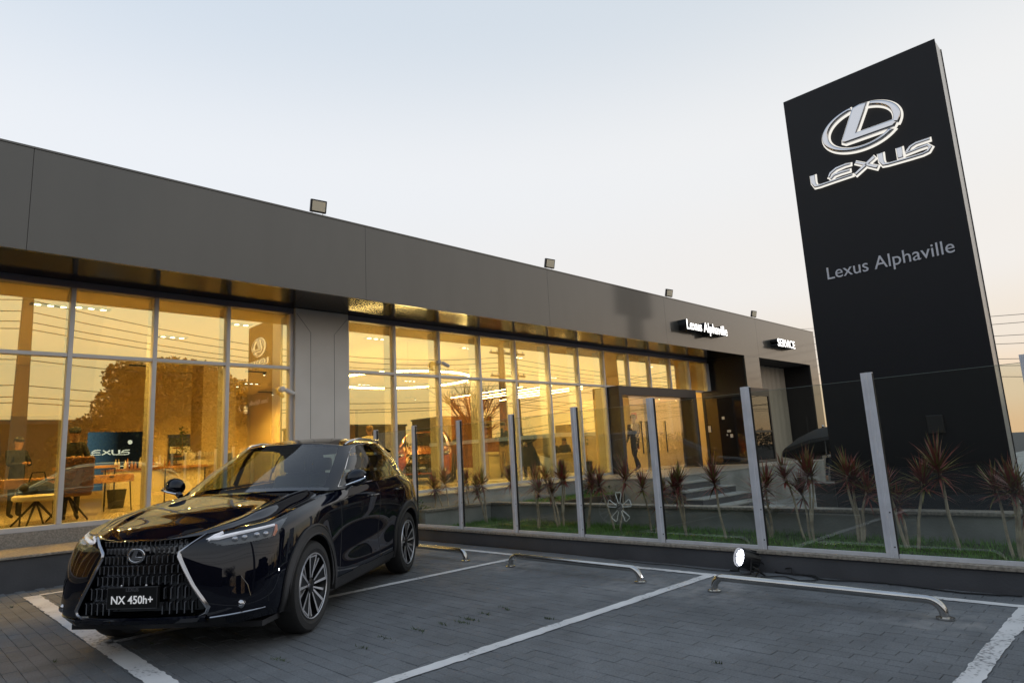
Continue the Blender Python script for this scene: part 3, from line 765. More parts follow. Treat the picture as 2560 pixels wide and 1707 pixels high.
    for i in range(49):
        for j in range(18):
            q = [roof(xs2[i], j/18), roof(xs2[i+1], j/18), roof(xs2[i+1], (j+1)/18), roof(xs2[i], (j+1)/18)]
            S.add('sunroof' if (-2.40 < q[0][0] < -1.58 and j < 11) else 'roof', q)
    bo = S.build('body', 'body', paint, car)[0]
    S.build('bonnet', 'bonnet', paint, car); S.build('frame', 'pillar_frame', paint, car); S.build('roof', 'roof', paint, car); S.build('sunroof', 'sunroof', M['gloss_black'], car)
    S.build('cowl', 'cowl', M['gloss_black'], car); S.build('pillar', 'pillar_trim', M['gloss_black'], car, both='split')
    S.build('windscreen', 'windscreen', M['car_glass'], car); S.build('rear_window', 'rear_window', M['car_glass'], car)
    for k_ in ('win_f', 'win_r', 'win_q'): S.build(k_, 'side_window', M['car_glass'], car, both='split')
    S.build('sill', 'sill_cladding', M['cladding'], car, both='split', push=.006)
    [S.build(kk, 'arch_cladding', M['cladding'], car, both='split', push=.012) for kk in ('arch_f', 'arch_r')]; S.build('lip', 'front_lip', M['cladding'], car); S.build('valance', 'rear_valance', M['cladding'], car)
    S.build('taillight', 'tail_lamp', M['red_lens'], car)
    # wheel wells and floor so that no light leaks through
    k = MB(); k.box(-3.45, .62, -.80, .80, .20, .24); k.build('underbody', M['cladding'], car)
    for xw in XW:
        for sg in (1, -1):
            n_ = 18; P = []
            for a in range(n_+1):
                t = math.pi*(-.08+1.16*a/n_); xx, zz = xw+.44*math.cos(t), .365+.44*math.sin(t)
                P.append([(xx, sg*.58, zz), (xx, sg*.93 if True else 0, zz)])
            k = MB(); k.grid(P); k.add([(xw+.44*math.cos(math.pi*(-.08+1.16*a/n_)), sg*.58, .365+.44*math.sin(math.pi*(-.08+1.16*a/n_))) for a in range(n_+1)], [tuple(range(n_+1))]); k.build('wheel_well', M['rubber'], car)
    # grille: dark recess, bars in offset rows, bright side blades
    gr = MB(); zs = np.linspace(.35, .888, 24)
    P = []
    for z in zs:
        hwd = max(.02, grille_half(z)); P.append([(front_x(t*hwd, z)-.055, t*hwd, z) for t in np.linspace(-1, 1, 21)])
    gr.grid(P); grl = gr.build('grille', M['gloss_black'], car, smooth=True)
    bar_me = []
    bm_ = MB(); bm_.prism([(-.004, -.5), (.004, -.5), (.004, .38), (.014, .47), (.014, .5), (.006, .5), (-.004, .40)], (-.02, 0, 0), (0, 1, 0), (0, 0, 1), (.03, 0, 0)); me = bm_.mesh('grille_bar'); me.materials.append(M['steel_dark']); bar_me.append(me)
    rows = [(.866, .036, .036), (.818, .042, .037), (.757, .062, .039), (.687, .066, .042), (.612, .070, .046), (.520, .090, .050), (.415, .090, .053)]
    for ri, (zc, hgt, pitch) in enumerate(rows):
        hwd = min(grille_half(zc-hgt*.45), grille_half(zc+hgt*.45), grille_half(zc))-.02; nb = int(hwd/pitch); o0 = 0 if ri % 2 == 0 else .5
        for kx in range(-nb-1, nb+2):
            y = (kx+o0)*pitch
            if abs(y) > hwd: continue
            if abs(y) < .205 and zc < .56: continue
            if math.hypot(y/.07, (zc-.786)/.055) < 1: continue
            o = bpy.data.objects.new('grille_bar', bar_me[0]); COL.objects.link(o); o.parent = grl
            o.location = (front_x(y, zc)-.012, y, zc); o.scale = (1, 1 if y >= 0 else -1, hgt*.92)
    for sg in (1, -1):
        path = [(.455, .915), (.38, .855), (.312, .80), (.312, .77), (.365, .67), (.425, .56), (.485, .47), (.530, .40), (.518, .365), (.47, .345)]
        wds = [.008, .016, .026, .030, .030, .030, .032, .034, .026, .014]
        P0 = []; P1 = []
        for i, ((y, z), wd) in enumerate(zip(path, wds)):
            t = Vector(path[min(i+1, len(path)-1)])-Vector(path[max(i-1, 0)]); t.normalize(); nn = (-t.y, t.x)
            row = []
            for f_ in (-.5, -.2, .2, .5):
                yy, zz = y+nn[0]*wd*f_, z+nn[1]*wd*f_; row.append((front_x(yy, zz)+(.014 if abs(f_) < .3 else .0), sg*yy, zz))
            P0.append(row)
        k = MB(); k.grid(P0); k.build('grille_blade', M['chrome_dark'], grl, smooth=True, angle=60)
    k = MB(); P = []
    for yy in np.linspace(-.52, .52, 25):
        P.append([(front_x(yy, .36)+.004, yy, .352), (front_x(yy, .35)+.026, yy, .338), (front_x(yy, .32)+.024, yy, .308), (front_x(yy, .30)-.01, yy, .292)])
    k.grid(P); k.build('bumper_bar', paint, car, smooth=True)
    # emblem on the nose
    ex0 = front_x(0, .787)+.012
    em = thing('emblem', None, None); em.parent = grl; em.location = (ex0, 0, .787)
    for nm, pl in zip(('emblem_ring', 'emblem_ring', 'emblem_letter'), emblem_pieces(0, 0, .068, .050)):
        o = spline_poly(pl, nm, M['chrome'], None, extrude=.002, bevel=.003); o.data.transform(Matrix(((0, 0, 1, 0), (1, 0, 0, 0), (0, 1, 0, 0), (0, 0, 0, 1)))); o.parent = grl; o.location = (ex0, 0, .787)
    k = MB(); k.lathe([(.074, -.012), (.074, .0), (.06, .001)], (0, 0, 0), 'X', 32); o = k.build('emblem_base', M['gloss_black'], grl); o.scale = (1, 1, .76); o.location = (ex0-.004, 0, .787)
    bpy.data.objects.remove(em)
    # number plate
    pxp = front_x(0, .50)+.022
    k = MB(); k.box(pxp-.03, pxp, -.20, .20, .425, .575); pl = k.build('number_plate', M['plate_black'], car, bevel=.004)
    k = MB()
    for z0, z1, y0, y1 in ((.426, .429, -.198, .198), (.571, .574, -.198, .198), (.429, .571, -.198, -.196), (.429, .571, .196, .198)): k.box(pxp+.0005, pxp+.0015, y0, y1, z0, z1)
    k.build('plate_edge', M['plate_grey'], pl)
    def plate_line(t, wd_, zc, mat, nm):
        o = text_mesh(nm, t, .08, mat, pl, extrude=.0006, bold=.0012); s_ = wd_/o.dimensions.x; o.data.transform(Matrix.Diagonal((s_, s_, 1, 1)))
        o.matrix_basis = Matrix(((0, 0, 1, pxp+.0012), (1, 0, 0, 0), (0, 1, 0, zc), (0, 0, 0, 1)))
    plate_line(plate_text, .33, .460, M['plate_white'], 'plate_lettering')
    plate_line('LEXUS', .10, .545, M['plate_grey'], 'plate_lettering')
    for yy in (-.085, .11):
        k = MB(); k.lathe([(.009, -.002), (.009, .004), (.004, .006)], (pxp, yy, .582), 'X', 10); k.build('plate_clip', M['chrome'], pl)
    # headlights: glass over a black tub with white running-light hook, projector row and amber marker
    hs = S.build('headlight', 'headlight', M['lamp_glass'], car, both='split')
    for hd, sg in zip(hs, (1, -1)):
        me = hd.data.copy(); o = bpy.data.objects.new('lamp_tub', me); COL.objects.link(o); o.parent = hd; me.materials.clear(); me.materials.append(M['gloss_black'])
        b = bmesh.new(); b.from_mesh(me); b.normal_update()
        for v in b.verts: v.co -= Vector((.030, sg*.018, 0))
        b.to_mesh(me); b.free()
        vs = [hd.data.vertices[i].co.copy() for i in range(len(hd.data.vertices))]
        pv = [(car_px((v.x, abs(v.y), v.z)), v) for v in vs]
        def near(px, py, dd):
            v = min(pv, key=lambda q: (q[0][0]-px)**2+(q[0][1]-py)**2)[1]; return v-Vector((dd, sg*dd*.6, 0))
        def strip(pts, r, mat, nm, dd=.012):
            k = MB(); k.tube([near(px, py, dd) for px, py in pts], r, 6); k.build(nm, mat, hd, smooth=True)
        strip([(515, 1350), (545, 1344), (590, 1333), (640, 1322), (688, 1311)], [.006, .016, .014, .012, .010], M['drl_white'], 'running_light')
        strip([(520, 1350), (538, 1340), (560, 1331)], .012, M['drl_white'], 'running_light')
        strip([(682, 1340), (688, 1325), (692, 1313)], [.010, .014, .010], M['amber_lens'], 'marker_lamp', .016)
        for px, py in ((585, 1348), (612, 1343), (640, 1337), (662, 1333)):
            c = near(px, py, .022); k = MB(); k.ball(c, .022, .026, .020, 10, 6); k.build('projector', M['lamp_reflector'], hd, smooth=True)
    # side trim: window surround, shut lines, handles, mirrors, rails
    def skin(G, x, z):
        F_ = G.reshape(-1, 3); m_ = F_[:, 1] > .3; F2 = F_[m_]; d2 = (F2[:, 0]-x)**2+(F2[:, 2]-z)**2; i = np.argsort(d2)[:3]; wgt = 1/(d2[i]+1e-7); return float((F2[i, 1]*wgt).sum()/wgt.sum())
    dlo = [(-.78, 1.146), (-.93, 1.235), (-1.10, 1.332), (-1.34, 1.463), (-1.52, 1.543), (-1.70, 1.578), (-1.95, 1.587), (-2.2, 1.58), (-2.48, 1.54), (-2.70, 1.457), (-2.875, 1.355), (-2.82, 1.272), (-2.66, 1.213), (-2.45, 1.196), (-1.9, 1.178), (-1.3, 1.163)]
    shut = [[(-.62, 1.04), (-.66, .85), (-.66, .58), (-.60, .37)], [(-1.73, 1.15), (-1.72, .95), (-1.73, .6), (-1.75, .37)], [(-2.46, 1.17), (-2.58, 1.02), (-2.46, .84), (-2.28, .68), (-2.22, .52), (-2.2, .39)]]
    for sg in (1, -1):
        k = MB(); k.tube([(x, sg*(skin(G2, x, z)+.002), z) for x, z in dlo], .0065, 5, closed=True); k.build('window_trim', M['chrome'], car, smooth=True)
        for ln in shut:
            fine = []
            for (a, b_), (c, d) in zip(ln[:-1], ln[1:]): fine += [(a+(c-a)*t/6, b_+(d-b_)*t/6) for t in range(6)]
            k = MB(); k.tube([(x, sg*(skin(G1, x, z)-.0005), z) for x, z in fine+[ln[-1]]], .0035, 4); k.build('shut_line', M['rubber'], car)
        for x in (-1.52, -2.34):
            z = 1.02+(.02 if x < -2 else 0); k = MB(); k.tube([(x+.10, sg*(skin(G1, x+.1, z)+.003), z), (x+.07, sg*(skin(G1, x, z)+.03), z), (x-.07, sg*(skin(G1, x, z)+.032), z+.004), (x-.10, sg*(skin(G1, x-.1, z)+.003), z+.005)], [.010, .013, .013, .010], 8); k.build('door_handle', M['gloss_black'], car, smooth=True)
        # mirror
        b = MB(); c = (-.86, sg*1.0, 1.115)
        P = []
        for t in range(9):
            f_ = t/8; yy = .885+.195*f_; hh = [.035, .062, .072, .078, .080, .078, .072, .060, .030][t]; dd = [.05, .085, .10, .105, .105, .10, .092, .075, .035][t]
            ring = []
            for a in range(12):
                q = 2*math.pi*a/12; ring.append((-.83-.03*f_+1.1*dd*math.cos(q)*(1 if math.cos(q) > 0 else .55), sg*yy, 1.222+.02*f_+1.1*hh*math.sin(q)))
            P.append(ring+[ring[0]])
        b.grid(P); b.add([p for p in P[0][:12]], [tuple(range(12))]); b.add([p for p in P[-1][:12]], [tuple(range(12))]); mir = b.build('door_mirror', M['car_paint'] if paint is M['car_paint'] else M['gloss_black'], car, smooth=True)
        b = MB(); b.tube([(-.78, sg*.88, 1.13), (-.80, sg*.94, 1.18)], [.03, .035], 8); b.build('mirror_arm', M['gloss_black'], mir, smooth=True)
        b = MB(); b.tube([(-.735, sg*.90, 1.160), (-.712, sg*.98, 1.180), (-.735, sg*1.06, 1.205), (-.80, sg*1.088, 1.225)], [.007, .011, .012, .007], 6); b.build('mirror_strip', M['chrome'], mir, smooth=True)
        for xw in XW:
            for rr, tr in ((.50, .013), (.427, .012)):
                ps = []
                for a in np.linspace(-.25, math.pi+.25, 40):
                    x, z = xw+rr*math.cos(a), .365+rr*math.sin(a)
                    if z > .27: ps.append((x, sg*(skin(G1, x, z)+.006), z))
                k = MB(); k.tube(ps, tr, 6); k.build('arch_trim', M['cladding'], car, smooth=True)
        # roof rail
        rp = [(x, sg*(float(np.interp(x, rx_, rys))-.03), float(np.interp(x, rx_, rz_))+dz) for x, dz in ((-1.50, .012), (-1.60, .038), (-1.85, .044), (-2.25, .046), (-2.6, .044), (-2.85, .036), (-2.95, .008))]
        k = MB(); k.tube(rp, [.012, .016, .016, .016, .016, .016, .010], 6); k.build('roof_rail', M['brushed'], car, smooth=True)
        # bumper corner duct with fog lamp
        fp = [(.66, .56), (.735, .58), (.80, .52), (.845, .40), (.86, .33)]
        k = MB(); P = []
        for i, (yy, zz) in enumerate([(.66, .63), (.72, .60), (.76, .53), (.78, .45), (.77, .385)]):
            wd = [.02, .05, .07, .085, .10][i]; x0 = front_x(yy, zz); x1 = front_x(yy+wd, zz)
            P.append([(x0+.004, sg*yy, zz), ((x0+x1)/2-.05, sg*(yy+wd/2), zz), (x1+.004, sg*(yy+wd), zz)])
        k.grid(P); k.build('air_duct', M['gloss_black'], car)
        c = (front_x(.73, .40)+.0, sg*.73, .40); k = MB(); k.lathe([(.030, -.02), (.030, .004), (.022, .012), (.0, .016)], c, 'X', 16, cap=False); k.build('fog_lamp', M['lamp_reflector'], car, smooth=True)
        b = MB(); b.tube([(front_x(yy, .335)+.006, sg*yy, .325+.06*(yy-.5)) for yy in np.linspace(.54, .84, 9)], .006, 5); b.build('bumper_strip', M['chrome_dark'], car, smooth=True)
    # spoiler
    k = MB(); P = []
    for t in np.linspace(-1, 1, 21):
        yy = t*.56; x0 = -3.0-.02*(1-t*t); P.append([(x0+.06, yy, 1.582-.03*t*t), (x0-.16, yy, 1.555-.04*t*t), (x0-.16, yy, 1.535-.04*t*t), (x0+.02, yy, 1.52-.03*t*t)])
    k.grid(P); k.build('spoiler', M['gloss_black'], car, smooth=True)
    # bonnet shut line
    for sg in (1, -1):
        pts = []
        for x in np.linspace(.62, -.46, 30): p = hood(x, .93 if x < .3 else .93-.10*(x-.3)/.4); pts.append((p[0], sg*p[1], p[2]+.0005))
        k = MB(); k.tube(pts, .0032, 4); k.build('bonnet_gap', M['rubber'], car)
    # cabin
    cab = MB(); cab.box(-3.2, -.62, -.70, .70, .24, .45); cab.build('cabin_floor', M['seat_leather'], car)
    k = MB(); P = []
    for yy in np.linspace(-.72, .72, 13): P.append([(-.48-.2*(yy/.72)**2, yy, 1.115), (-.85-.1*(yy/.72)**2, yy, 1.12), (-1.05, yy, 1.07), (-1.16, yy, .80), (-1.0, yy, .5)])
    k.grid(P); k.build('dashboard', M['seat_leather'], car, smooth=True)
    k = MB(); k.tube([(-1.32+.07*math.sin(a), .36+.185*math.cos(a), 1.0+.17*math.sin(a)) for a in [2*math.pi*i/24 for i in range(24)]], .014, 6, closed=True)
    k.tube([(-1.32, .20, 1.0), (-1.32, .52, 1.0)], .016, 6); k.tube([(-1.32, .36, 1.0), (-1.1, .36, .95)], .03, 8); k.build('steering_wheel', M['rubber'], car, smooth=True)
    for sx, sy in ((-1.95, .36), (-1.95, -.36), (-2.75, .36), (-2.75, -.36)):
        k = MB(); k.box(sx-.1, sx+.46, sy-.25, sy+.25, .45, .66)
        k.add([(sx-.28, sy+a*.22, 1.27) for a in (-1, 1)]+[(sx-.18, sy+a*.22, 1.27) for a in (-1, 1)]+[(sx-.12, sy+a*.25, .6) for a in (-1, 1)]+[(sx+.05, sy+a*.25, .6) for a in (-1, 1)], [(0, 1, 3, 2), (4, 6, 7, 5), (0, 4, 5, 1), (2, 3, 7, 6), (0, 2, 6, 4), (1, 5, 7, 3)])
        k.build('seat', M['seat_leather'], car, bevel=.04, seg=3, smooth=True)
        k = MB(); k.box(sx-.32, sx-.22, sy-.13, sy+.13, 1.30, 1.47); k.build('headrest', M['seat_leather'], car, bevel=.035, seg=3, smooth=True)
    k = MB(); k.box(-1.14, -1.12, -.11, .13, .98, 1.10); k.build('console_screen', M['gloss_black'], car)
    k = MB(); k.box(-1.36, -1.33, -.10, .10, 1.51, 1.57); k.build('cabin_mirror', M['rubber'], car, bevel=.01)
    # wheels
    wh = make_wheel()
    for xw in XW:
        for sg in (1, -1):
            o = wh if wh is not None else None
            w2 = dup_part(o, car); w2.location = (xw, sg*.925, RT); w2.rotation_euler = (R(random.uniform(0, 60)) if False else 0, 0, 0 if sg > 0 else math.pi)
    for ch in list(wh.children_recursive)+[wh]: bpy.data.objects.remove(ch)
    return car
def dup_part(o, par):
    c = o.copy(); COL.objects.link(c); c.parent = par
    for ch in o.children:
        d = ch.copy(); COL.objects.link(d); d.parent = c
    return c
pbr('steel_dark', (.42, .42, .44), .25, metal=1.0); pbr('chrome_dark', (.45, .45, .47), .20, metal=1.0)
def make_wheel():
    """outer face towards +y at y = 0; local origin at the hub on the outer side"""
    w = bpy.data.objects.new('wheel', None); COL.objects.link(w)
    k = MB(); k.lathe([(.262, -.205), (.30, -.222), (.345, -.215), (.364, -.19), (.371, -.15), (.372, -.11), (.371, -.07), (.364, -.028), (.345, -.004), (.30, .004), (.268, -.010), (.258, -.02)], (0, 0, 0), 'Y', 56, cap=False)
    k.build('tyre', M['tyre'], w, smooth=True, angle=30)
    for yy in (-.06, -.09, -.125, -.16):
        pass
    k = MB(); k.lathe([(.266, -.012), (.262, -.002), (.252, -.004), (.247, -.03), (.232, -.06), (.225, -.18), (.25, -.21)], (0, 0, 0), 'Y', 56, cap=False); k.build('rim', M['rim_dark'], w, smooth=True, angle=30)
    k = MB(); k.lathe([(.266, -.008), (.263, .0005), (.256, .0005), (.252, -.006)], (0, 0, 0), 'Y', 56, cap=False); k.build('rim_lip', M['rim_machined'], w, smooth=True)
    k = MB(); k.lathe([(.045, -.14), (.062, -.05), (.055, -.03), (.036, -.022), (.0, -.020)], (0, 0, 0), 'Y', 24, cap=False); k.build('hub', M['rim_dark'], w, smooth=True)
    k = MB(); k.lathe([(.0, -.12), (.18, -.12), (.18, -.135), (.0, -.135)], (0, 0, 0), 'Y', 32, cap=False); k.build('brake_disc', M['brake_disc'], w)
    for i in range(5):
        a0 = 2*math.pi*i/5+math.pi/2
        def P2(r, a, y): return (r*math.cos(a0+a), y, r*math.sin(a0+a))
        # broad spoke: dark pocket with bright machined edges
        q = [P2(.052, -.34, -.032), P2(.256, -.27, -.010), P2(.258, .27, -.010), P2(.052, .34, -.032)]
        k = MB(); vs = q+[(x, y-.04, z) for x, y, z in q]; k.add(vs, [(0, 1, 2, 3), (4, 7, 6, 5), (0, 4, 5, 1), (1, 5, 6, 2), (2, 6, 7, 3), (3, 7, 4, 0)]); k.build('spoke', M['rim_dark'], w)
        for sg in (-1, 1):
            e = [P2(.060, sg*.33, -.0275), P2(.250, sg*.30, -.006), P2(.250, sg*.20, -.006), P2(.070, sg*.10, -.0275)]
            k = MB(); k.add(e, [(0, 1, 2, 3)]); k.build('spoke_face', M['rim_machined'], w)
        e = [P2(.238, -.25, -.007), P2(.252, -.25, -.0055), P2(.252, .25, -.0055), P2(.238, .25, -.007)]; k = MB(); k.add(e, [(0, 1, 2, 3)]); k.build('spoke_tip', M['rim_machined'], w)
        q = [P2(.06, .55, -.05), P2(.252, .59, -.022), P2(.252, .67, -.022), P2(.06, .71, -.05)]
        k = MB(); vs = q+[(x, y-.03, z) for x, y, z in q]; k.add(vs, [(0, 1, 2, 3), (4, 7, 6, 5), (0, 4, 5, 1), (1, 5, 6, 2), (2, 6, 7, 3), (3, 7, 4, 0)]); k.build('rib', M['rim_machined'], w)
    return w
CARO = make_car('parked_car', 'glossy black SUV with chrome edged mesh grille parked before the showroom', M['car_paint'], 'NX 450h+')
# ------------------------------------------------------------------ showroom interior
AMB = (1.0, .58, .13); LK = 2.5   # lamp colour and dimmer of the hall
emis('lamp_warm', (1, .80, .50), 9.0); emis('lamp_line', (1, .70, .30), 65.0); emis('spot_white', (1, .95, .85), 14.0)
pbr('cream', (.75, .68, .52), .6); pbr('leather_brown', (.16, .06, .025), .45, var=.15); pbr('wood_light', (.42, .22, .09), .4, var=.25, scale=6, stretch=(1, .2, 1))
pbr('screen_dark', (.02, .025, .035), .25); pbr('basket_dark', (.03, .03, .03), .6); pbr('red_sign', (.5, .02, .01), .5)
pbr('leaf_green', (.05, .10, .02), .5); pbr('flower_yellow', (.55, .30, .02), .6); pbr('skin', (.42, .24, .15), .55); pbr('hair_dark', (.015, .011, .008), .5); pbr('hair_light', (.20, .12, .05), .5)
pbr('cloth_black', (.012, .012, .013), .85); pbr('cloth_navy', (.02, .025, .04), .85); pbr('cloth_cream', (.70, .66, .56), .8); pbr('cloth_beige', (.30, .22, .12), .8); pbr('cloth_white', (.7, .7, .68), .8); pbr('shoe', (.01, .01, .01), .4)
pbr('amber_glass', (.45, .20, .05), .1, coat=1.0); pbr('glass_clear', (.75, .72, .65), .08, coat=1.0)
def area(name, par, loc, sx, sy, power, col=AMB, rot=(0, 0, 0)):
    d = bpy.data.lights.new(name, 'AREA'); d.shape = 'RECTANGLE'; d.size = sx; d.size_y = sy; d.energy = power*LK; d.color = col
    o = bpy.data.objects.new(name, d); COL.objects.link(o); o.parent = par; o.location = loc; o.rotation_euler = rot; return o
def spot(name, par, loc, power, col=AMB):
    d = bpy.data.lights.new(name, 'SPOT'); d.energy = power*LK; d.color = col; d.shadow_soft_size = .03; d.spot_size = R(150); d.spot_blend = .6
    o = bpy.data.objects.new(name, d); COL.objects.link(o); o.parent = par; o.location = loc; return o
def point(name, par, loc, power, col=AMB, r=.06):
    d = bpy.data.lights.new(name, 'POINT'); d.energy = power*LK; d.color = col; d.shadow_soft_size = r
    o = bpy.data.objects.new(name, d); COL.objects.link(o); o.parent = par; o.location = loc; return o
ZC = 4.38
# recessed ceiling lights in rows
def downlight(x, y, power=70, label=None):
    t = thing('ceiling_light', label or 'recessed row of three small ceiling spots in the showroom', 'ceiling light', (x, y, ZC), 0, 'recessed ceiling spots of the showroom')
    k = MB(); k.box(-.30, .30, -.10, .10, -.012, -.001); k.build('frame', M['black_metal'], t)
    for q in (-.19, 0, .19):
        k = MB(); k.lathe([(.05, -.016), (.05, -.0125)], (q, 0, 0), 'Z', 12); k.build('lamp', M['spot_white'], t)
    spot('lamp_light', t, (0, 0, -.03), power*1.5)
for px, py in ((127, 763), (592, 810), (940, 846), (1173, 870), (1025, 952), (1170, 955)):
    p = on_z(px, py, ZC)
    if p.y < 25.5: downlight(p.x, p.y, 150)
for x, y, w_ in ((-1.5, 13.6, 260), (2.6, 13.4, 150), (4.6, 15.5, 200), (9.2, 24.0, 200), (1.0, 17.5, 200), (13.5, 22.0, 300), (14.2, 14.2, 180), (19.5, 17.5, 150), (20.6, 13.6, 60), (9.5, 23.0, 260)): downlight(x, y, w_)
# ring light
RL = thing('ring_light', 'large white ring light hung under the showroom ceiling', 'lamp', (10.6, 15.25, 3.62))
k = MB(); k.tube([(1.95*math.cos(a), 1.95*math.sin(a), .05) for a in [2*math.pi*i/72 for i in range(72)]], .035, 6, closed=True); k.build('ring_body', M['black_metal'], RL)
k = MB(); k.tube([(1.95*math.cos(a), 1.95*math.sin(a), 0) for a in [2*math.pi*i/72 for i in range(72)]], .028, 8, closed=True); k.build('light_tube', M['lamp_line'], RL)
for i in range(3):
    a = 2*math.pi*i/3; k = MB(); k.tube([(1.95*math.cos(a), 1.95*math.sin(a), .07), (1.95*math.cos(a), 1.95*math.sin(a), ZC-3.62)], .004, 4); k.build('cable', M['black_metal'], RL)
# straight pendant lines over the reception
for i, (x, y0, y1) in enumerate(((15.4, 15.2, 19.0), (16.2, 14.6, 18.6), (16.9, 15.4, 19.6), (17.6, 14.4, 18.2), (18.3, 15.0, 19.4))):
    t = thing('line_light', 'thin white line light hung over the reception desks', 'lamp', (x, (y0+y1)/2, 3.6), 0, 'line lights over the reception')
    hl_ = (y1-y0)/2
    k = MB(); k.box(-.025, .025, -hl_, hl_, .012, .06); k.build('housing', M['black_metal'], t)
    k = MB(); k.box(-.02, .02, -hl_, hl_, -.008, .011); k.build('light_tube', M['lamp_line'], t)
    for q in (-.8, .8):
        k = MB(); k.tube([(0, hl_*q, .06), (0, hl_*q, ZC-3.6)], .004, 4); k.build('cable', M['black_metal'], t)
# thin ceiling track rails
def boxthing(name, label, cat, mat, x0, x1, y0, y1, z0, z1, group=None, bevel=0):
    b = MB(); cx, cy_ = (x0+x1)/2, (y0+y1)/2; b.box(x0-cx, x1-cx, y0-cy_, y1-cy_, 0, z1-z0); o = b.build(name, mat, bevel=bevel); o.location = (cx, cy_, z0); return tag(o, label, cat, group)
for px, py in ((355, 916), (285, 951), (465, 986), (440, 1012), (640, 931), (665, 991), (1025, 1003)):
    p = on_z(px, py, 4.25)
    if p.y > 25: p = on_z(px, py, 4.1)
    p.y = min(p.y, 25)
    t = thing('track_spot', 'short black spotlight bar under the showroom ceiling', 'ceiling light', (p.x, p.y, 4.25), 0, 'spotlight bars under the ceiling')
    k = MB(); k.box(-.32, .32, -.02, .02, 0, .04); k.build('bar', M['black_metal'], t)
    k = MB(); k.lathe([(.035, -.07), (.04, 0)], (.26, 0, 0), 'Z', 10); hd_ = k.build('spot_head', M['black_metal'], t)
    k = MB(); k.lathe([(.03, -.074), (.03, -.0705)], (.26, 0, 0), 'Z', 10); k.build('lamp', M['spot_white'], hd_)
    k = MB(); k.tube([(0, 0, .04), (0, 0, ZC-4.25)], .008, 5); k.build('stem', M['black_metal'], t)
# perforated bulkhead across the left half, behind the bar
BH = boxthing('bulkhead', 'amber lit bulkhead hanging over the coffee counter', 'bulkhead', M['wall_paint'], -2, 7.5, 21.0, 21.3, 3.05, 4.37)
# column inside the left hall
boxthing('inner_column', 'square cream column beside the coffee counter', 'column', M['wall_paint'], 6.35, 7.25, 18.6, 19.5, .65, 4.37)
boxthing('inner_column', 'square cream column at the wood clad wall', 'column', M['wall_paint'], 15.2, 15.7, 19.4, 19.9, .65, 4.37)
boxthing('inner_wall', 'brown inner wall behind the high tables', 'wall', M['wall_paint'], 11.0, 11.3, 21.5, 26.7, .65, 4.37)
# dark video wall with the blue glow and the word mark
p0 = on_y(236, 1080, 24.0); p1 = on_y(352, 1190, 24.0)
def video_mat():
    m, n, l = new_mat('video'); o = n.new('ShaderNodeOutputMaterial'); e = n.new('ShaderNodeEmission'); l.new(e.outputs[0], o.inputs[0])
    t = n.new('ShaderNodeTexCoord'); sp = n.new('ShaderNodeSeparateXYZ'); l.new(t.outputs['Object'], sp.inputs[0]); r = n.new('ShaderNodeValToRGB'); mr_ = n.new('ShaderNodeMapRange'); mr_.inputs[1].default_value = -.9; mr_.inputs[2].default_value = .9
    l.new(sp.outputs[0], mr_.inputs[0]); l.new(mr_.outputs[0], r.inputs[0]); r.color_ramp.elements[0].color = (.10, .22, .42, 1); r.color_ramp.elements[1].position = .5; r.color_ramp.elements[1].color = (.012, .014, .018, 1); l.new(r.outputs[0], e.inputs[0]); e.inputs[1].default_value = 1.0; return m
video_mat(); emis('video_white', (.9, .95, 1), 1.6)
VW = thing('video_wall', 'dark video wall with a glowing white word mark and blue gradient', 'screen', ((p0.x+p1.x)/2, 24.0, .65))
hw_ = (p1.x-p0.x)/2
k = MB(); k.box(-hw_-.15, hw_, 0, .12, .3, p0.z-.65); k.build('screen_panel', M['video'], VW)
cxw, czw = -.30, on_y(290, 1130, 24).z-.65
W0 = [tz(*q) for pts, _ in WM for q in pts]; mx0, mx1 = min(q[0] for q in W0), max(q[0] for q in W0); my0, my1 = min(q[1] for q in W0), max(q[1] for q in W0)
def small_mark(parent, origin, width, ux, mat, th=.006):
    s_ = width/(mx1-mx0)
    wordmark(parent, lambda a, b: ((tz(a, b)[0]-(mx0+mx1)/2)*s_, (tz(a, b)[1]-(my0+my1)/2)*s_*1.0), lambda o: place(o, origin, ux, (0, 0, 1)), mat, None, th, ppm*s_)
small_mark(VW, ((p0.x+p1.x)/2+cxw, 23.985, czw+.65), 1.25, (1, 0, 0), M['video_white'])
k = MB(); k.box(-hw_, .35, -.012, -.004, czw-.46, czw-.43); k.build('light_line', M['video_white'], VW)
q = on_y(324, 1105, 24); k = MB(); k.ball((q.x-(p0.x+p1.x)/2, -.06, q.z-.65), .07); k.build('projector_dot', M['video_white'], VW)
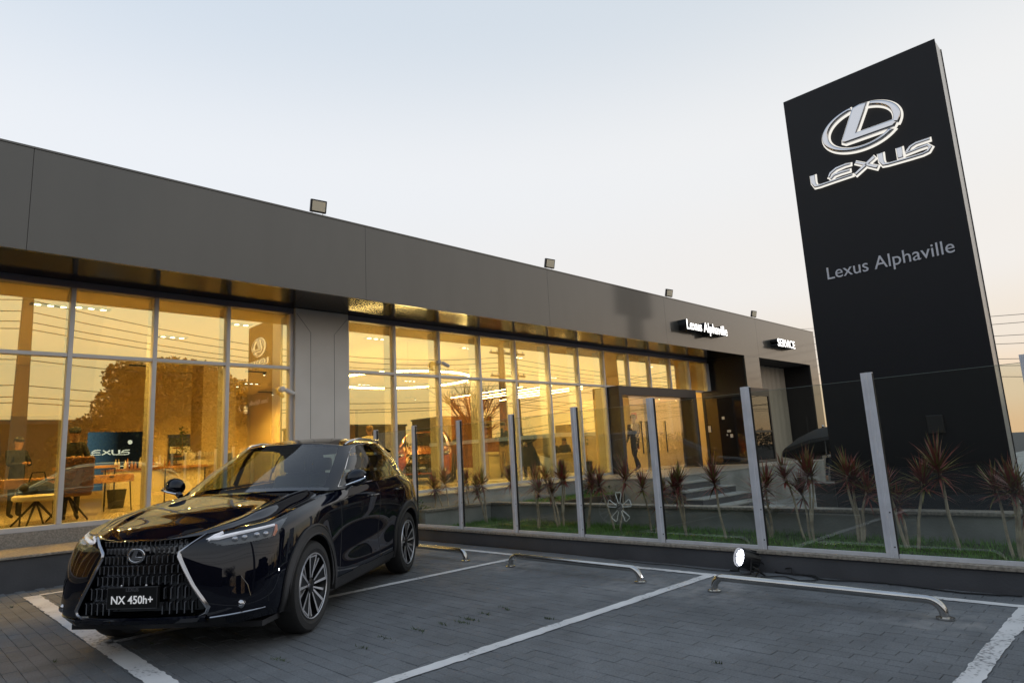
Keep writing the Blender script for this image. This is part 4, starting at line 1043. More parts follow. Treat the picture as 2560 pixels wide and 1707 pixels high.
# dark window with blinds in the back and the small tree before it
p0 = on_y(424, 1094, 26.7); p1 = on_y(498, 1190, 26.7)
DW = thing('back_window', 'dark window with pale horizontal bands at the back of the hall', 'window', ((p0.x+p1.x)/2, 26.78, .65))
hw_ = (p1.x-p0.x)/2; hz_ = p0.z-.65
k = MB(); k.box(-hw_, hw_, -.05, 0, .5, hz_); k.build('pane', M['screen_dark'], DW)
for z in (hz_-.45, hz_-1.1): k = MB(); k.box(-hw_+.03, hw_-.03, -.06, -.051, z-.14, z+.12); k.build('blind_band', M['cloth_white'], DW)
pbr('blue_frame', (.02, .03, .16), .4); k = MB(); k.box(-hw_-.04, hw_+.04, -.07, 0, hz_+.001, hz_+.12); k.build('frame', M['blue_frame'], DW)
def small_tree(x, y, h, label, name='potted_tree', leaves=260, mat='leaf_green', rad=.35, seed=1, pot=True):
    rg = random.Random(seed); t = thing(name, label, 'plant', (x, y, ZF))
    k = MB(); k.lathe([(.16, 0), (.22, .36), (.19, .36), (.18, .33)], (0, 0, 0), 'Z', 16); k.build('pot', M['basket_dark'], t)
    k = MB(); k.tube([(0, 0, .33), (.02, .01, h*.5), (-.01, .02, h*.85)], [.022, .018, .008], 6); k.build('trunk', M['wood'], t)
    k = MB()
    for i in range(leaves):
        a = rg.uniform(0, 6.28); z = h*(.42+.58*rg.random()); rr = rad*rg.random()**.5*(1.25-z/h); c = Vector((rr*math.cos(a), rr*math.sin(a), z)); d = Vector((rg.gauss(0, 1), rg.gauss(0, 1), rg.gauss(0, .5))).normalized()*.075; e_ = d.cross(Vector((rg.gauss(0, 1), rg.gauss(0, 1), 1))).normalized()*.028
        k.quad(c, c+d*.5+e_, c+d, c+d*.5-e_)
    o = k.build('foliage', M[mat], t, fixn=False); o['kind'] = 'stuff'
    return t
p = on_y(455, 1150, 22.5); small_tree(p.x, 22.5, 2.15, 'slender potted tree standing before the dark back window', seed=4)
# coffee counter with bottles, glasses, tiered stand, board and dome
C0 = on_y(275, 1170, 18.0); C1 = on_y(437, 1170, 18.0)
CT = thing('coffee_counter', 'long cream panelled counter with dark top in the coffee corner', 'counter', ((C0.x+C1.x)/2+.35, 18.25, ZF))
hw_ = (C1.x-C0.x)/2+.35; CH = C0.z-ZF-.03
k = MB(); k.box(-hw_, hw_, -.35, .35, 0, CH-.05); k.build('counter_body', M['cream'], CT)
k = MB(); k.box(-hw_-.04, hw_+.04, -.40, .40, CH-.049, CH); k.build('counter_top', M['wood'], CT)
for i in range(5):
    x = -hw_+.12+i*(2*hw_-.2)/5
    k = MB(); k.box(x, x+(2*hw_-.2)/5-.1, -.362, -.351, .12, CH-.16); k.build('front_panel', M['cream'], CT, bevel=.004)
rb = random.Random(5); bx0 = CT.location.x-hw_
for i in range(15):
    x = bx0+.15+i*.085; y = 18.25+rb.uniform(-.25, .0); h_ = rb.uniform(.16, .26)
    k = MB(); k.lathe([(.028, 0), (.032, .02), (.032, h_*.6), (.012, h_*.78), (.012, h_), (.0, h_)], (0, 0, 0), 'Z', 10, cap=False); o = k.build('bottle', M['amber_glass'] if rb.random() < .6 else M['glass_clear'], smooth=True); o.location = (x, y, ZF+CH); tag(o, 'small bottle in the row on the coffee counter', 'bottle', 'bottles on the coffee counter')
for i in range(11):
    x = bx0+1.75+i*.075; k = MB(); k.lathe([(.03, 0), (.004, .012), (.004, .08), (.03, .11), (.034, .19)], (0, 0, 0), 'Z', 10, cap=False); o = k.build('wine_glass', M['glass_clear'], smooth=True); o.location = (x, 18.42, ZF+CH+.16); tag(o, 'clear stem glass in the row on the counter shelf', 'glass', 'glasses on the counter shelf')
k = MB(); k.box(-.55, .55, -.1, .1, .0, .155); o = k.build('counter_shelf', M['cream'], bevel=.004); o.location = (bx0+2.1, 18.42, ZF+CH); tag(o, 'low cream shelf box on the counter under the stem glasses', 'shelf')
ST = thing('tiered_stand', 'three tier snack stand on the coffee counter', 'stand', (bx0+1.5, 18.1, ZF+CH))
k = MB(); k.tube([(0, 0, 0), (0, 0, .62)], .008, 6); k.build('rod', M['black_metal'], ST)
for z, r_ in ((.03, .17), (.24, .14), (.45, .11)): k = MB(); k.lathe([(r_*.7, z), (r_, z+.03)], (0, 0, 0), 'Z', 16); k.build('tray', M['wood'], ST)
CB = thing('menu_board', 'small framed black menu board leaning on the counter', 'board', (bx0+2.75, 18.0, ZF+CH))
k = MB(); k.box(-.15, .15, 0, .02, 0, .30); k.build('board_face', M['screen_dark'], CB)
k = MB()
for a in ((-.165, -.15, 0, .3), (.15, .165, 0, .3), (-.165, .165, .3, .318)): k = MB(); k.box(a[0], a[1], -.006, .024, a[2], a[3]); k.build('frame_strip', M['cream'], CB)
CB.rotation_euler = (R(-12), 0, 0)
DM = thing('cake_dome', 'glass cake dome with a pointed knob on the counter', 'dome', (bx0+1.95, 18.42, ZF+CH+.16))
k = MB(); k.lathe([(.12, 0), (.12, .1), (.09, .18), (.0, .22)], (0, 0, 0), 'Z', 16, cap=False); k.build('dome_glass', M['glass_clear'], DM, smooth=True); k = MB(); k.ball((0, 0, .26), .03, rz=.05); k.build('knob', M['brushed'], DM, smooth=True)
# desks, tables, chairs
def desk(x, y, rz, L_, D_, H_, label, mat='wood_light', name='desk'):
    t = thing(name, label, 'desk', (x, y, ZF), rz)
    k = MB(); k.box(-L_/2, L_/2, -D_/2, D_/2, H_-.16, H_); k.build('desk_top', M[mat], t, bevel=.02, seg=2)
    for sx in (-1, 1):
        k = MB(); k.box(sx*L_*.24-L_*.2, sx*L_*.24+L_*.2, -D_/2-.008, -D_/2-.001, H_-.145, H_-.03); dr = k.build('drawer', M[mat], t); k = MB(); k.box(sx*L_*.24-.09, sx*L_*.24+.09, -D_/2-.016, -D_/2-.0085, H_-.06, H_-.032); k.build('handle_slot', M['black_metal'], dr)
        for sy in (-1, 1): k = MB(); k.tube([(sx*(L_/2-.06), sy*(D_/2-.06), H_-.16), (sx*(L_/2-.02), sy*(D_/2-.03), 0)], .014, 6); k.build('leg', M['black_metal'], t)
    return t
d0 = on_y(17, 1186, 13.1); d1 = on_y(308, 1176, 15.6)
ang = math.atan2(d1.y-d0.y, d1.x-d0.x)
desk((d0.x+d1.x)/2, (d0.y+d1.y)/2+.25, ang, (d1-d0).length, .62, .76, 'long brown wooden writing desk with two drawers and thin metal legs by the window')
def high_table(px, py, y, label):
    p = on_y(px, py, y); t = thing('high_table', label, 'table', (p.x, p.y, ZF), .15); H_ = max(.9, p.z-ZF)
    k = MB(); k.box(-.55, .55, -.3, .3, H_-.06, H_); k.build('table_top', M['wood_light'], t, bevel=.006)
    for sx in (-1, 1):
        for sy in (-1, 1): k = MB(); k.tube([(sx*.5, sy*.25, H_-.06), (sx*.5, sy*.25, 0)], .015, 6); k.build('leg', M['black_metal'], t)
high_table(452, 1173, 18.0, 'tall wooden table beside the coffee counter end'); high_table(522, 1131, 19.0, 'taller wooden bar table near the inner wall'); high_table(215, 1165, 17.2, 'small wooden table behind the person at the window desk')
def star_base(t, h):
    for i in range(4):
        a = math.pi/4+i*math.pi/2; k = MB(); k.tube([(0, 0, h), (.33*math.cos(a), .33*math.sin(a), .02)], [.022, .014], 6); k.build('leg', M['black_metal'], t)
    k = MB(); k.tube([(0, 0, h-.06), (0, 0, h+.06)], .03, 8); k.build('swivel', M['black_metal'], t)
p = on_y(178, 1190, 13.6)
CHR = thing('office_chair', 'brown leather high back chair on splayed black legs at the window desk', 'chair', (p.x-.05, 13.45, ZF), R(8))
k = MB(); k.box(-.27, .27, -.28, .28, .42, .52); k.build('seat', M['leather_brown'], CHR, bevel=.04, seg=3, smooth=True)
k = MB(); k.box(-.27, .27, -.33, -.25, .50, 1.08); k.build('backrest', M['leather_brown'], CHR, bevel=.035, seg=3, smooth=True)
for sx in (-1, 1): k = MB(); k.tube([(sx*.29, -.25, .72), (sx*.31, .1, .72), (sx*.30, .2, .50)], .018, 6); k.build('armrest', M['black_metal'], CHR)
star_base(CHR, .42)
p = on_y(92, 1240, 13.0)
STL = thing('stool', 'round stool with pale cushion on splayed black legs by the window', 'stool', (p.x, 13.0, ZF), .3)
k = MB(); k.lathe([(.30, .40), (.33, .43), (.33, .47), (.29, .50), (0, .505)], (0, 0, 0), 'Z', 24); k.build('seat', M['cream'], STL, smooth=True); star_base(STL, .40)
bg_ = MB(); P = []
for i in range(7):
    z = i/6; r_ = [.20, .24, .25, .23, .19, .13, .05][i]; P.append([(r_*1.15*math.cos(a)*(1+.08*math.sin(3*a)), r_*.7*math.sin(a), z*.22) for a in [2*math.pi*q/14 for q in range(15)]])
bg_.grid(P); bg_.tube([(-.12, 0, .18), (-.08, 0, .34), (.08, 0, .34), (.12, 0, .18)], .012, 6); o = bg_.build('handbag', M['cloth_black'], smooth=True); o.location = (p.x, 13.0, ZF+.505); tag(o, 'black soft handbag lying on the round stool', 'bag')
p = on_z(256, 1262, ZF); k = MB(); k.lathe([(.15, 0), (.20, .42), (.185, .42), (.14, .03)], (0, 0, 0), 'Z', 18); o = k.build('waste_bin', M['basket_dark'], smooth=True); o.location = (4.05, 17.2, ZF); tag(o, 'dark round waste bin on the floor beside the cream counter', 'bin')
# wood clad wall with emblem, dark wall with letters, reception desks
q0 = on_y(1131, 985, 20.0); q1 = on_y(1270, 1000, 20.0)
WW = thing('wood_wall', 'brown slatted wood wall carrying the emblem behind the reception', 'wall', ((q0.x+q1.x)/2, 20.0, ZF))
hw_ = (q1.x-q0.x)/2; hz_ = min(q0.z-ZF, 3.7); k = MB(); k.box(-hw_, hw_, .03, .25, 0, hz_); k.build('wall_body', M['wood'], WW)
ns_ = int(2*hw_/.075)
for i in range(ns_): x = -hw_+(i+.5)*2*hw_/ns_; k = MB(); k.box(x-.026, x+.026, 0, .029, 0, hz_); k.build('slat', M['wood'], WW)
e0 = on_y(1217, 1054, 19.9)
for nm, pl in zip(('emblem_ring', 'emblem_ring', 'emblem_letter'), emblem_pieces(0, 0, .42, .31)):
    o = spline_poly(pl, nm, M['chrome'], WW, extrude=.01, bevel=.015); place(o, (e0.x, 19.93, e0.z+.08), (1, 0, 0), (0, 0, 1))
small_mark(WW, (e0.x+.02, 19.93, on_y(1220, 1091, 19.9).z), 1.05, (1, 0, 0), M['chrome'])
q0 = on_y(1092, 1052, 22.0); DK = thing('dark_wall', 'dark partition with gold letters behind the orange car', 'partition', (q0.x-2.2, 22.0, ZF))
k = MB(); k.box(-1.6, 4.2, 0, .2, 0, on_y(1100, 1046, 22).z-ZF+.3); k.build('wall_body', M['wall_dark'], DK)
pbr('gold', (.6, .30, .06), .4, metal=.3); qa = on_y(1108, 1090, 21.9); o = text_mesh('letters', 'AM', .5, M['gold'], DK, extrude=.02); place(o, (qa.x+.1, 21.97, qa.z), (1, 0, 0), (0, 0, 1))
def counter(px0, px1, pyt, y, label, dep=.7):
    a = on_y(px0, pyt, y); b_ = on_y(px1, pyt, y); t = thing('reception_desk', label, 'desk', ((a.x+b_.x)/2, y+dep/2, ZF)); hw2 = (b_.x-a.x)/2; H_ = max(.7, a.z-ZF)
    k = MB(); k.box(-hw2, hw2, -dep/2, dep/2, 0, H_-.08); k.build('desk_body', M['cream'], t)
    k = MB(); k.box(-hw2-.08, hw2+.08, -dep/2-.06, dep/2+.06, H_-.079, H_); k.build('desk_top', M['cream'], t, bevel=.006); return t
counter(1222, 1285, 1130, 16.2, 'cream reception desk before the wood clad wall')
counter(1384, 1450, 1134, 16.0, 'pale meeting desk with two people seated behind it')
tag(None or boxthing('light_cove', 'bright cream low bench along the back of the hall', 'bench', M['cream'], 13.9, 15.6, 17.8, 18.4, .65, 1.0), 'bright cream low bench behind the woman in the dark dress', 'bench')
p = on_y(1320, 1075, 21); small_tree(p.x+.8, 21.0, 2.5, 'leafy indoor tree with yellow flowers behind the woman in the dark dress', leaves=380, mat='flower_yellow', rad=.6, seed=8, name='flowering_tree')
p = on_y(1466, 1120, 15.2); small_tree(p.x, 15.2, 1.9, 'thin potted tree near the entrance doors', leaves=160, rad=.3, seed=12)
# ------------------------------------------------------------------ entrance portal and black vestibule
pbr('portal_grey', (.055, .048, .045), .45, metal=.2)
EP = thing('entrance_portal', 'grey portal frame with glass doors under the glazed front', 'entrance', (15.8, 11.55, ZF))
def pb(name, mat, x0, x1, y0, y1, z0, z1, par, **k): m_ = MB(); m_.box(x0, x1, y0, y1, z0, z1); return m_.build(name, mat, par, **k)
pb('jamb', M['portal_grey'], 0, .16, 0, .62, 0, 2.32, EP, bevel=.004); pb('jamb', M['portal_grey'], 4.30, 4.45, 0, .62, 0, 2.32, EP, bevel=.004)
pb('header', M['portal_grey'], 0, 4.45, 0, .62, 2.322, 2.60, EP, bevel=.004)
for a, b_ in ((.17, 1.28), (1.295, 2.28), (2.30, 3.28), (3.295, 4.29)): pb('glass_door', M['door_glass'], a, b_, .10, .112, .01, 2.31, EP)
for x in (1.12, 1.45, 2.46): pb('door_handle', M['black_metal'], x-.014, x+.014, .06, .09, .55, 1.55, EP, bevel=.004)
for x in (1.287, 2.29): pb('door_patch', M['brushed'], x-.06, x+.06, .09, .122, 0.0, .05, EP)
boxthing('inner_partition', 'amber lit partition with red notices inside the entrance', 'partition', M['wall_paint'], 18.55, 18.75, 12.6, 15.2, .65, 3.2)
for z in (2.35, 1.85, 1.35):
    o = boxthing('safety_sign', 'small square red safety notice on the entrance partition', 'sign', M['red_sign'], 18.535, 18.549, 12.9, 13.12, .65+z-.65, .65+z-.65+.22, 'red safety notices')
VB = thing('glass_vestibule', 'black framed dark glass vestibule against the pier', 'vestibule', (21.5, 10.36, ZF))
for x0, x1, y0, y1, z0, z1 in ((0, .09, 0, 1.68, 2.34, 2.62), (0, .09, 0, .09, 0, 2.338), (0, .09, 1.59, 1.68, 0, 2.338), (.092, 1.86, 0, .09, 2.34, 2.62), (1.77, 1.86, 0, .09, 0, 2.338), (.092, 1.768, 0, .08, 0, .10), (.092, 1.768, .01, .07, 1.05, 1.12), (0.01, .08, .092, 1.588, 0, .08)): pb('frame_bar', M['black_metal'], x0, x1, y0, y1, z0, z1, VB)
pb('roof', M['black_metal'], .092, 1.86, .092, 1.68, 2.5, 2.61, VB)
pb('glass_panel', M['dark_glass'], .03, .04, .09, 1.59, .08, 2.34, VB); pb('glass_panel', M['dark_glass'], .09, 1.77, .03, .04, .10, 2.34, VB)
for y, z, w2, h2 in ((.95, 1.62, .10, .10), (.78, 1.15, .14, .08), (.70, .98, .10, .12), (.86, 1.02, .05, .05)): pb('door_sticker', M['white_plastic'], .024, .0285, y-w2/2, y+w2/2, z-h2/2, z+h2/2, VB)
pb('intercom', M['white_plastic'], -.02, -.001, 1.45, 1.55, 1.15, 1.38, VB, bevel=.004)
hp = MB(); hp.tube([(28.0, YF+.35, 1.2), (28.0, YF+.35, 2.3)], .02, 6); o = hp.build('pull_handle', M['black_metal'], B)

# ------------------------------------------------------------------ lit letters on the fascia
def fascia_word(txt, px0, px1, pyb, pyt, label, depth=.30):
    yf = YF-depth; a = on_y(px0, pyb, yf); b_ = on_y(px1, pyb, yf); zt_ = on_y(px0, pyt, yf).z
    t = thing('fascia_letters', label, 'sign', (a.x, yf, a.z))
    o = text_mesh('letter_side', txt, .5, M['black_metal'], t, extrude=depth/2-.004, align='LEFT', bold=.004); d = o.dimensions
    sx = (b_.x-a.x)/d.x; sy = (zt_-a.z)/(.36); o.data.transform(Matrix.Diagonal((sx, sy, 1, 1))); o.matrix_basis = Matrix(((1, 0, 0, 0), (0, 0, -1, depth/2), (0, 1, 0, 0), (0, 0, 0, 1)))
    f = text_mesh('letter_face', txt, .5, M['white_led'], t, extrude=.003, align='LEFT', bold=.004); f.data.transform(Matrix.Diagonal((sx, sy, 1, 1))); f.matrix_basis = Matrix(((1, 0, 0, 0), (0, 0, -1, 0), (0, 1, 0, 0), (0, 0, 0, 1)))
fascia_word('Lexus Alphaville', 1717, 1816, 821, 796, 'white lit three dimensional lettering on the fascia above the entrance')
fascia_word('SERVICE', 1945, 1987, 864, 845, 'white lit three dimensional SERVICE lettering on the fascia end')

# ------------------------------------------------------------------ floodlights on the roof edge
for px, py, lb in ((796, 527, 'square floodlight on the roof edge above the black car'), (1375, 671, 'square floodlight on the roof edge over the reception windows'), (1674, 747, 'square floodlight on the roof edge near the lit lettering'), (1886, 799, 'square floodlight on the roof edge near the lit SERVICE word')):
    p = on_y(px, py, YF+.1); t = thing('floodlight', lb, 'floodlight', (p.x, YF+.12, ZT+.03), 0, 'floodlights on the roof edge')
    for sx in (-.11, .11): k = MB(); k.tube([(sx, .04, 0), (sx, .0, .13)], .007, 6); k.build('bracket', M['steel'], t)
    h_ = MB(); h_.box(-.155, .155, -.025, .035, -.12, .12); hd_ = h_.build('housing', M['black_metal'], t, bevel=.012); hd_.location = (0, -.02, .20); hd_.rotation_euler = (R(14), 0, R(-8))
    g_ = MB(); g_.box(-.125, .125, -.031, -.026, -.092, .092); g_.build('lens', M['cream'], hd_)
# ------------------------------------------------------------------ security cameras on the glazing
def cctv(px, py, y, label):
    p = on_y(px, py, y); t = thing('security_camera', label, 'camera', (p.x, y, p.z))
    k = MB(); k.lathe([(.06, .10), (.06, .03), (.045, 0.0)], (0, 0, 0), 'Y', 14); k.build('base', M['white_plastic'], t)
    k = MB(); k.lathe([(.043, 0), (.043, .16), (.036, .19)], (0, 0, 0), 'X', 14); o = k.build('camera_body', M['white_plastic'], t, smooth=True); o.location = (.02, -.05, -.02); o.rotation_euler = (0, R(28), R(-25))
    k = MB(); k.lathe([(.030, .1905), (.030, .194)], (0, 0, 0), 'X', 12); k.build('lens', M['gloss_black'], o)
cctv(1100, 905, YG-.19, 'white bullet camera on a mullion over the orange car')
cctv(708, 972, YG-.12, 'white camera fixed beside the pale column')

# ------------------------------------------------------------------ steel wheel stops
def wheel_stop(a, b_, label):
    a = Vector(a); b_ = Vector(b_); t = thing('wheel_stop', label, 'wheel stop', a, 0, 'tube wheel stops'); d = (b_-a); u = d.normalized(); rr = .033; hh = .135
    path = [(0, 0, 0)]
    def add(s_, z): path.append(tuple(u*s_+Vector((0, 0, z))))
    path = []
    add(.0, 0); add(.004, .03)
    for i in range(7): an = R(15*i); add(.0+.10*(1-math.cos(an))+.004, .03+.10*math.sin(an))
    Lh = d.length
    P2 = list(path); 
    for i in range(7): an = R(90-15*i); path.append(tuple(u*(Lh-.10*(1-math.cos(an))-.004)+Vector((0, 0, .03+.10*math.sin(an)))))
    path.append(tuple(u*(Lh-.004)+Vector((0, 0, .0))))
    k = MB(); k.tube(path, rr, 14); k.build('tube', M['steel'], t, smooth=True)
    for e_ in (0, Lh): k = MB(); k.lathe([(.062, .0), (.062, .012), (.036, .018)], tuple(u*e_), 'Z', 20); k.build('flange', M['steel'], t, smooth=True)
s3a, s3b = on_z(1786, 1478), on_z(2362, 1550); s2a, s2b = on_z(1282, 1415), on_z(1597, 1457); s1b = on_z(1168, 1402)
xs_ = (s3a.x+s3b.x+s2a.x+s2b.x+s1b.x)/5
wheel_stop((xs_, s3a.y, .004), (xs_, s3b.y, .004), 'bent steel tube wheel stop beside the stage lamp')
wheel_stop((xs_, s2a.y, .004), (xs_, s2b.y, .004), 'bent steel tube wheel stop in the empty bay beside the black car')
wheel_stop((xs_, s1b.y+2.0, .004), (xs_, s1b.y, .004), 'bent steel tube wheel stop behind the black car')

# ------------------------------------------------------------------ stage lamp with its cables
pbr('lamp_plate', (.25, .25, .30), .3, emit=(.8, .85, 1), estr=.6)
p = on_z(1868, 1437); PL = thing('stage_lamp', 'round black LED stage lamp glowing white on the paving', 'lamp', (p.x, p.y, .004), 0)
ax = Vector((-.84, .52, .28)).normalized()
can = MB(); can.lathe([(.045, -.155), (.072, -.14), (.092, -.05), (.102, .02), (.104, .075), (.098, .08), (.094, .055)], (0, 0, 0), 'Z', 28, cap=False); cn = can.build('lamp_can', M['black_metal'], PL, smooth=True, angle=35)
cn.location = (0, 0, .165); cn.rotation_euler = ax.to_track_quat('Z', 'Y').to_euler()
k = MB(); k.lathe([(.0, .050), (.093, .050)], (0, 0, 0), 'Z', 28, cap=False); k.build('lens_plate', M['lamp_plate'], cn)
for ring_n, ring_r in ((1, 0), (6, .036), (11, .068)):
    for i in range(ring_n):
        a = 2*math.pi*i/ring_n; k = MB(); k.lathe([(.0145, .051), (.0145, .056), (.0, .060)], (ring_r*math.cos(a), ring_r*math.sin(a), 0), 'Z', 10, cap=False); k.build('led', M['par_led'], cn)
ld = bpy.data.lights.new('lamp_light', 'SPOT'); ld.energy = 140; ld.color = (.86, .90, 1); ld.shadow_soft_size = .05; ld.spot_size = R(55); ld.spot_blend = .5
lo = bpy.data.objects.new('lamp_light', ld); COL.objects.link(lo); lo.parent = cn; lo.location = (0, 0, .06); lo.rotation_euler = (math.pi, 0, 0)
for i in range(10):
    a = 2*math.pi*i/10; k = MB(); k.box(-.004, .004, -.10, -.080, -.12, .01); fn = k.build('cooling_fin', M['black_metal'], cn); fn.rotation_euler = (0, 0, a)
for sg in (1, -1):
    sd_ = Vector((ax.y, -ax.x, 0)).normalized()*sg
    k = MB(); k.tube([tuple(sd_*.112+Vector((0, 0, .17))), tuple(sd_*.115+ax*.03+Vector((0, 0, .02))), tuple(sd_*.115+ax*.13+Vector((0, 0, .0)))], .010, 6); k.build('stand_leg', M['black_metal'], PL)
    k = MB(); k.tube([tuple(sd_*.115+Vector((0, 0, .10))), tuple(sd_*.115-ax*.15+Vector((0, 0, .03)))], .010, 6); k.build('stand_leg', M['black_metal'], PL)
def cable(pts, label, r=.006, wob=.0, seed=1):
    rg = random.Random(seed); P = [on_z(*q[:2], q[2] if len(q) > 2 else .012) for q in pts]; fine = []
    A = [P[0]]+P+[P[-1]]
    for i in range(1, len(A)-2):
        for t in range(6):
            t/= 6; p0, p1, p2, p3 = A[i-1:i+3]; fine.append(.5*((2*p1)+(-p0+p2)*t+(2*p0-5*p1+4*p2-p3)*t*t+(-p0+3*p1-3*p2+p3)*t**3)+Vector((rg.gauss(0, wob), rg.gauss(0, wob), 0)))
    fine.append(P[-1]); k = MB(); k.tube(fine, r, 6); o = k.build('cable', M['rubber'], smooth=True); tag(o, label, 'cable')
cable([(1040, 1348), (1240, 1366), (1480, 1390), (1600, 1406), (1680, 1412), (1780, 1424), (1850, 1428)], 'thin black cable lying along the foot of the fence wall', .005, .004, 2)
cable([(1885, 1430), (1900, 1404, .10), (1925, 1425), (1960, 1432), (2010, 1436), (2060, 1448), (2160, 1453), (2240, 1460), (2320, 1470), (2420, 1482), (2556, 1489)], 'black cable running from the stage lamp towards the totem sign', .007, .004, 3)
cable([(1890, 1440), (1905, 1420), (1945, 1425), (1975, 1419, .07), (1985, 1436), (2030, 1437), (2045, 1448), (2000, 1450), (1960, 1440), (1900, 1442)], 'loose coil of black cable behind the stage lamp', .006, .003, 4)

# ------------------------------------------------------------------ lawn and red leaved plants
pbr('grass_blade', (.13, .27, .045), .7, var=.5, scale=4)
gm = MB(); rg = random.Random(21)
for i in range(26000):
    x = rg.uniform(7.18, 8.73); y = rg.uniform(-.5, 9.6)
    if i > 22000: x = rg.uniform(7.2, 13.3); y = rg.uniform(9.9, 10.95)
    z0 = .15 if y < 9.7 else .30
    h_ = rg.uniform(.03, .075)*(1.25 if x > 8.5 and y < 9.7 else 1); a = rg.uniform(0, 6.28); lx, ly = rg.gauss(0, .022), rg.gauss(0, .022); wx, wy = .0045*math.cos(a), .0045*math.sin(a)
    gm.add([(x-wx, y-wy, z0), (x+wx, y+wy, z0), (x+lx, y+ly, z0+h_)], [(0, 1, 2)])
tag(gm.build('lawn_grass', M['grass_blade'], fixn=False), 'short green lawn between the glass fence and the planter wall', 'grass', kind='stuff')
for nm, c in (('dracaena_red', (.26, .065, .05)), ('dracaena_green', (.23, .20, .06)), ('dracaena_stem', (.48, .40, .30))): pbr(nm, c, .5, var=.4, scale=6)
def dracaena_meshes(seed, nst):
    rg = random.Random(seed); st_ = []; cr_ = MB(); LS = rg.uniform(.85, 1.25); DS = rg.uniform(.7, 1.5)
    for s_ in range(nst):
        a = rg.uniform(0, 6.28); off = Vector((.05*math.cos(a)*(nst > 1), .05*math.sin(a)*(nst > 1), 0)); tip = Vector((off.x*3+rg.gauss(0, .05), off.y*3+rg.gauss(0, .05), 1.0-.16*s_*rg.random()))
        k = MB(); pth = [off*(1-t)+tip*t+Vector((.018*math.sin(5*t+s_), .018*math.cos(4*t), 0))*math.sin(3.14*t) for t in [i/8 for i in range(9)]]; k.tube(pth, [.017-.006*i/8 for i in range(9)], 6); st_.append(k)
        nl = 115
        for i in range(nl):
            el = R(86-112*(i/nl)**1.1+rg.gauss(0, 10)); az = i*2.4+rg.gauss(0, .25); ln = LS*rg.uniform(.22, .46)*(1 if s_ == 0 else .85); base = tip-Vector((0, 0, .16*(i/nl))); w_ = rg.uniform(.007, .013)
            d = Vector((math.cos(az)*math.cos(el), math.sin(az)*math.cos(el), math.sin(el))); sd_ = Vector((-math.sin(az), math.cos(az), 0))*w_; pos = Vector(base); P = []
            droop = DS*rg.uniform(.4, 2.4)
            cr_.cur = 1 if rg.random() < (.42 if el > .4 else .22) else 0
            for q in range(6):
                f_ = q/5; ww = sd_*(.55+.45*math.sin(3.14*min(1, f_*1.3+.1)))*(1-f_**3); P.append([pos-ww, pos+ww]); d = (d+Vector((0, 0, -.13*droop*f_*math.cos(el)))).normalized(); pos = pos+d*ln/5
            cr_.grid(P)
    return st_, cr_
protos = []
for sd_, n_ in ((1, 2), (2, 2), (3, 3), (4, 3), (5, 1), (6, 2), (7, 4)):
    t = thing('red_dracaena', 'x', 'plant'); a, c = dracaena_meshes(sd_, n_)
    for k in a: k.build('stem', M['dracaena_stem'], t, smooth=True)
    c.build('leaf_crown', [M['dracaena_red'], M['dracaena_green']], t, fixn=False); protos.append(t)
pl_list = [((1086, 1220), (1082, 1296), 0, 'red spiky leaved plant on one thin stem behind the car tail'), ((1126, 1204), (1126, 1300), 1, 'red spiky plant half hidden by the fence post next to the car'), ((1172, 1204), (1174, 1304), 2, 'tall stemmed red spiky plant before the reception window'), ((1225, 1206), (1224, 1306), 1, 'red spiky plant before the wood clad wall'), ((1290, 1200), (1288, 1312), 0, 'red spiky plant below the woman in the dark dress'), ((1358, 1210), (1349, 1320), 0, 'round headed dark red spiky plant on a thick single stem'), ((1404, 1193), (1403, 1315), 1, 'thin red spiky plant before the meeting desk'), ((1468, 1196), (1466, 1320), 3, 'red spiky plant on two pale stems right of a fence post before the terrace'), ((1540, 1200), (1544, 1325), 3, 'red spiky plant with pale green centre before the entrance portal'), ((1653, 1217), (1636, 1330), 1, 'red spiky plant beside a fence post in line with the entrance doors'), ((1718, 1203), (1725, 1340), 0, 'red spiky plant with a full drooping head before the entrance steps'), ((1820, 1201), (1816, 1348), 3, 'wide red spiky plant on two stems before the black vestibule'), ((1926, 1213), (1933, 1342), 2, 'dense dark red spiky plant before the service recess'), ((2016, 1184), (2024, 1350), 1, 'upright olive and red spiky plant below the black umbrella'), ((2150, 1189), (2152, 1356), 2, 'red spiky plant before the edge of the totem sign'), ((2270, 1206), (2282, 1372), 3, 'broad red spiky plant on forked stems before the totem sign'), ((2378, 1175), (2400, 1374), 0, 'tall red spiky plant on a single leaning stem before the totem sign'), ((2503, 1215), (2543, 1396), 1, 'large red spiky plant by the outer edge of the totem sign')]
used = set(); rgp = random.Random(9)
for pi_, (c, b_, kind, lb) in enumerate(pl_list):
    kind = pi_ % 7 if pi_ < 14 else (3, 2, 4, 6)[pi_-14]
    d = on_z(b_[0], b_[1], .16); xx = min(8.35, max(7.45, d.x)); q = on_x(b_[0], b_[1], xx); top = on_x(c[0], c[1], xx); hh = max(.55, top.z-.16)
    t = protos[kind] if kind not in used else dup(protos[kind]); used.add(kind)
    t.location = (xx, q.y, .15); t.rotation_euler = (rgp.gauss(0, .05), rgp.gauss(0, .05), rgp.uniform(0, 6.28)); sx_ = .85+.3*rgp.random(); t.scale = (sx_, sx_*rgp.uniform(.9, 1.1), hh/.93)
    t['label'] = lb; t['group'] = 'red leaved plants in the garden bed'
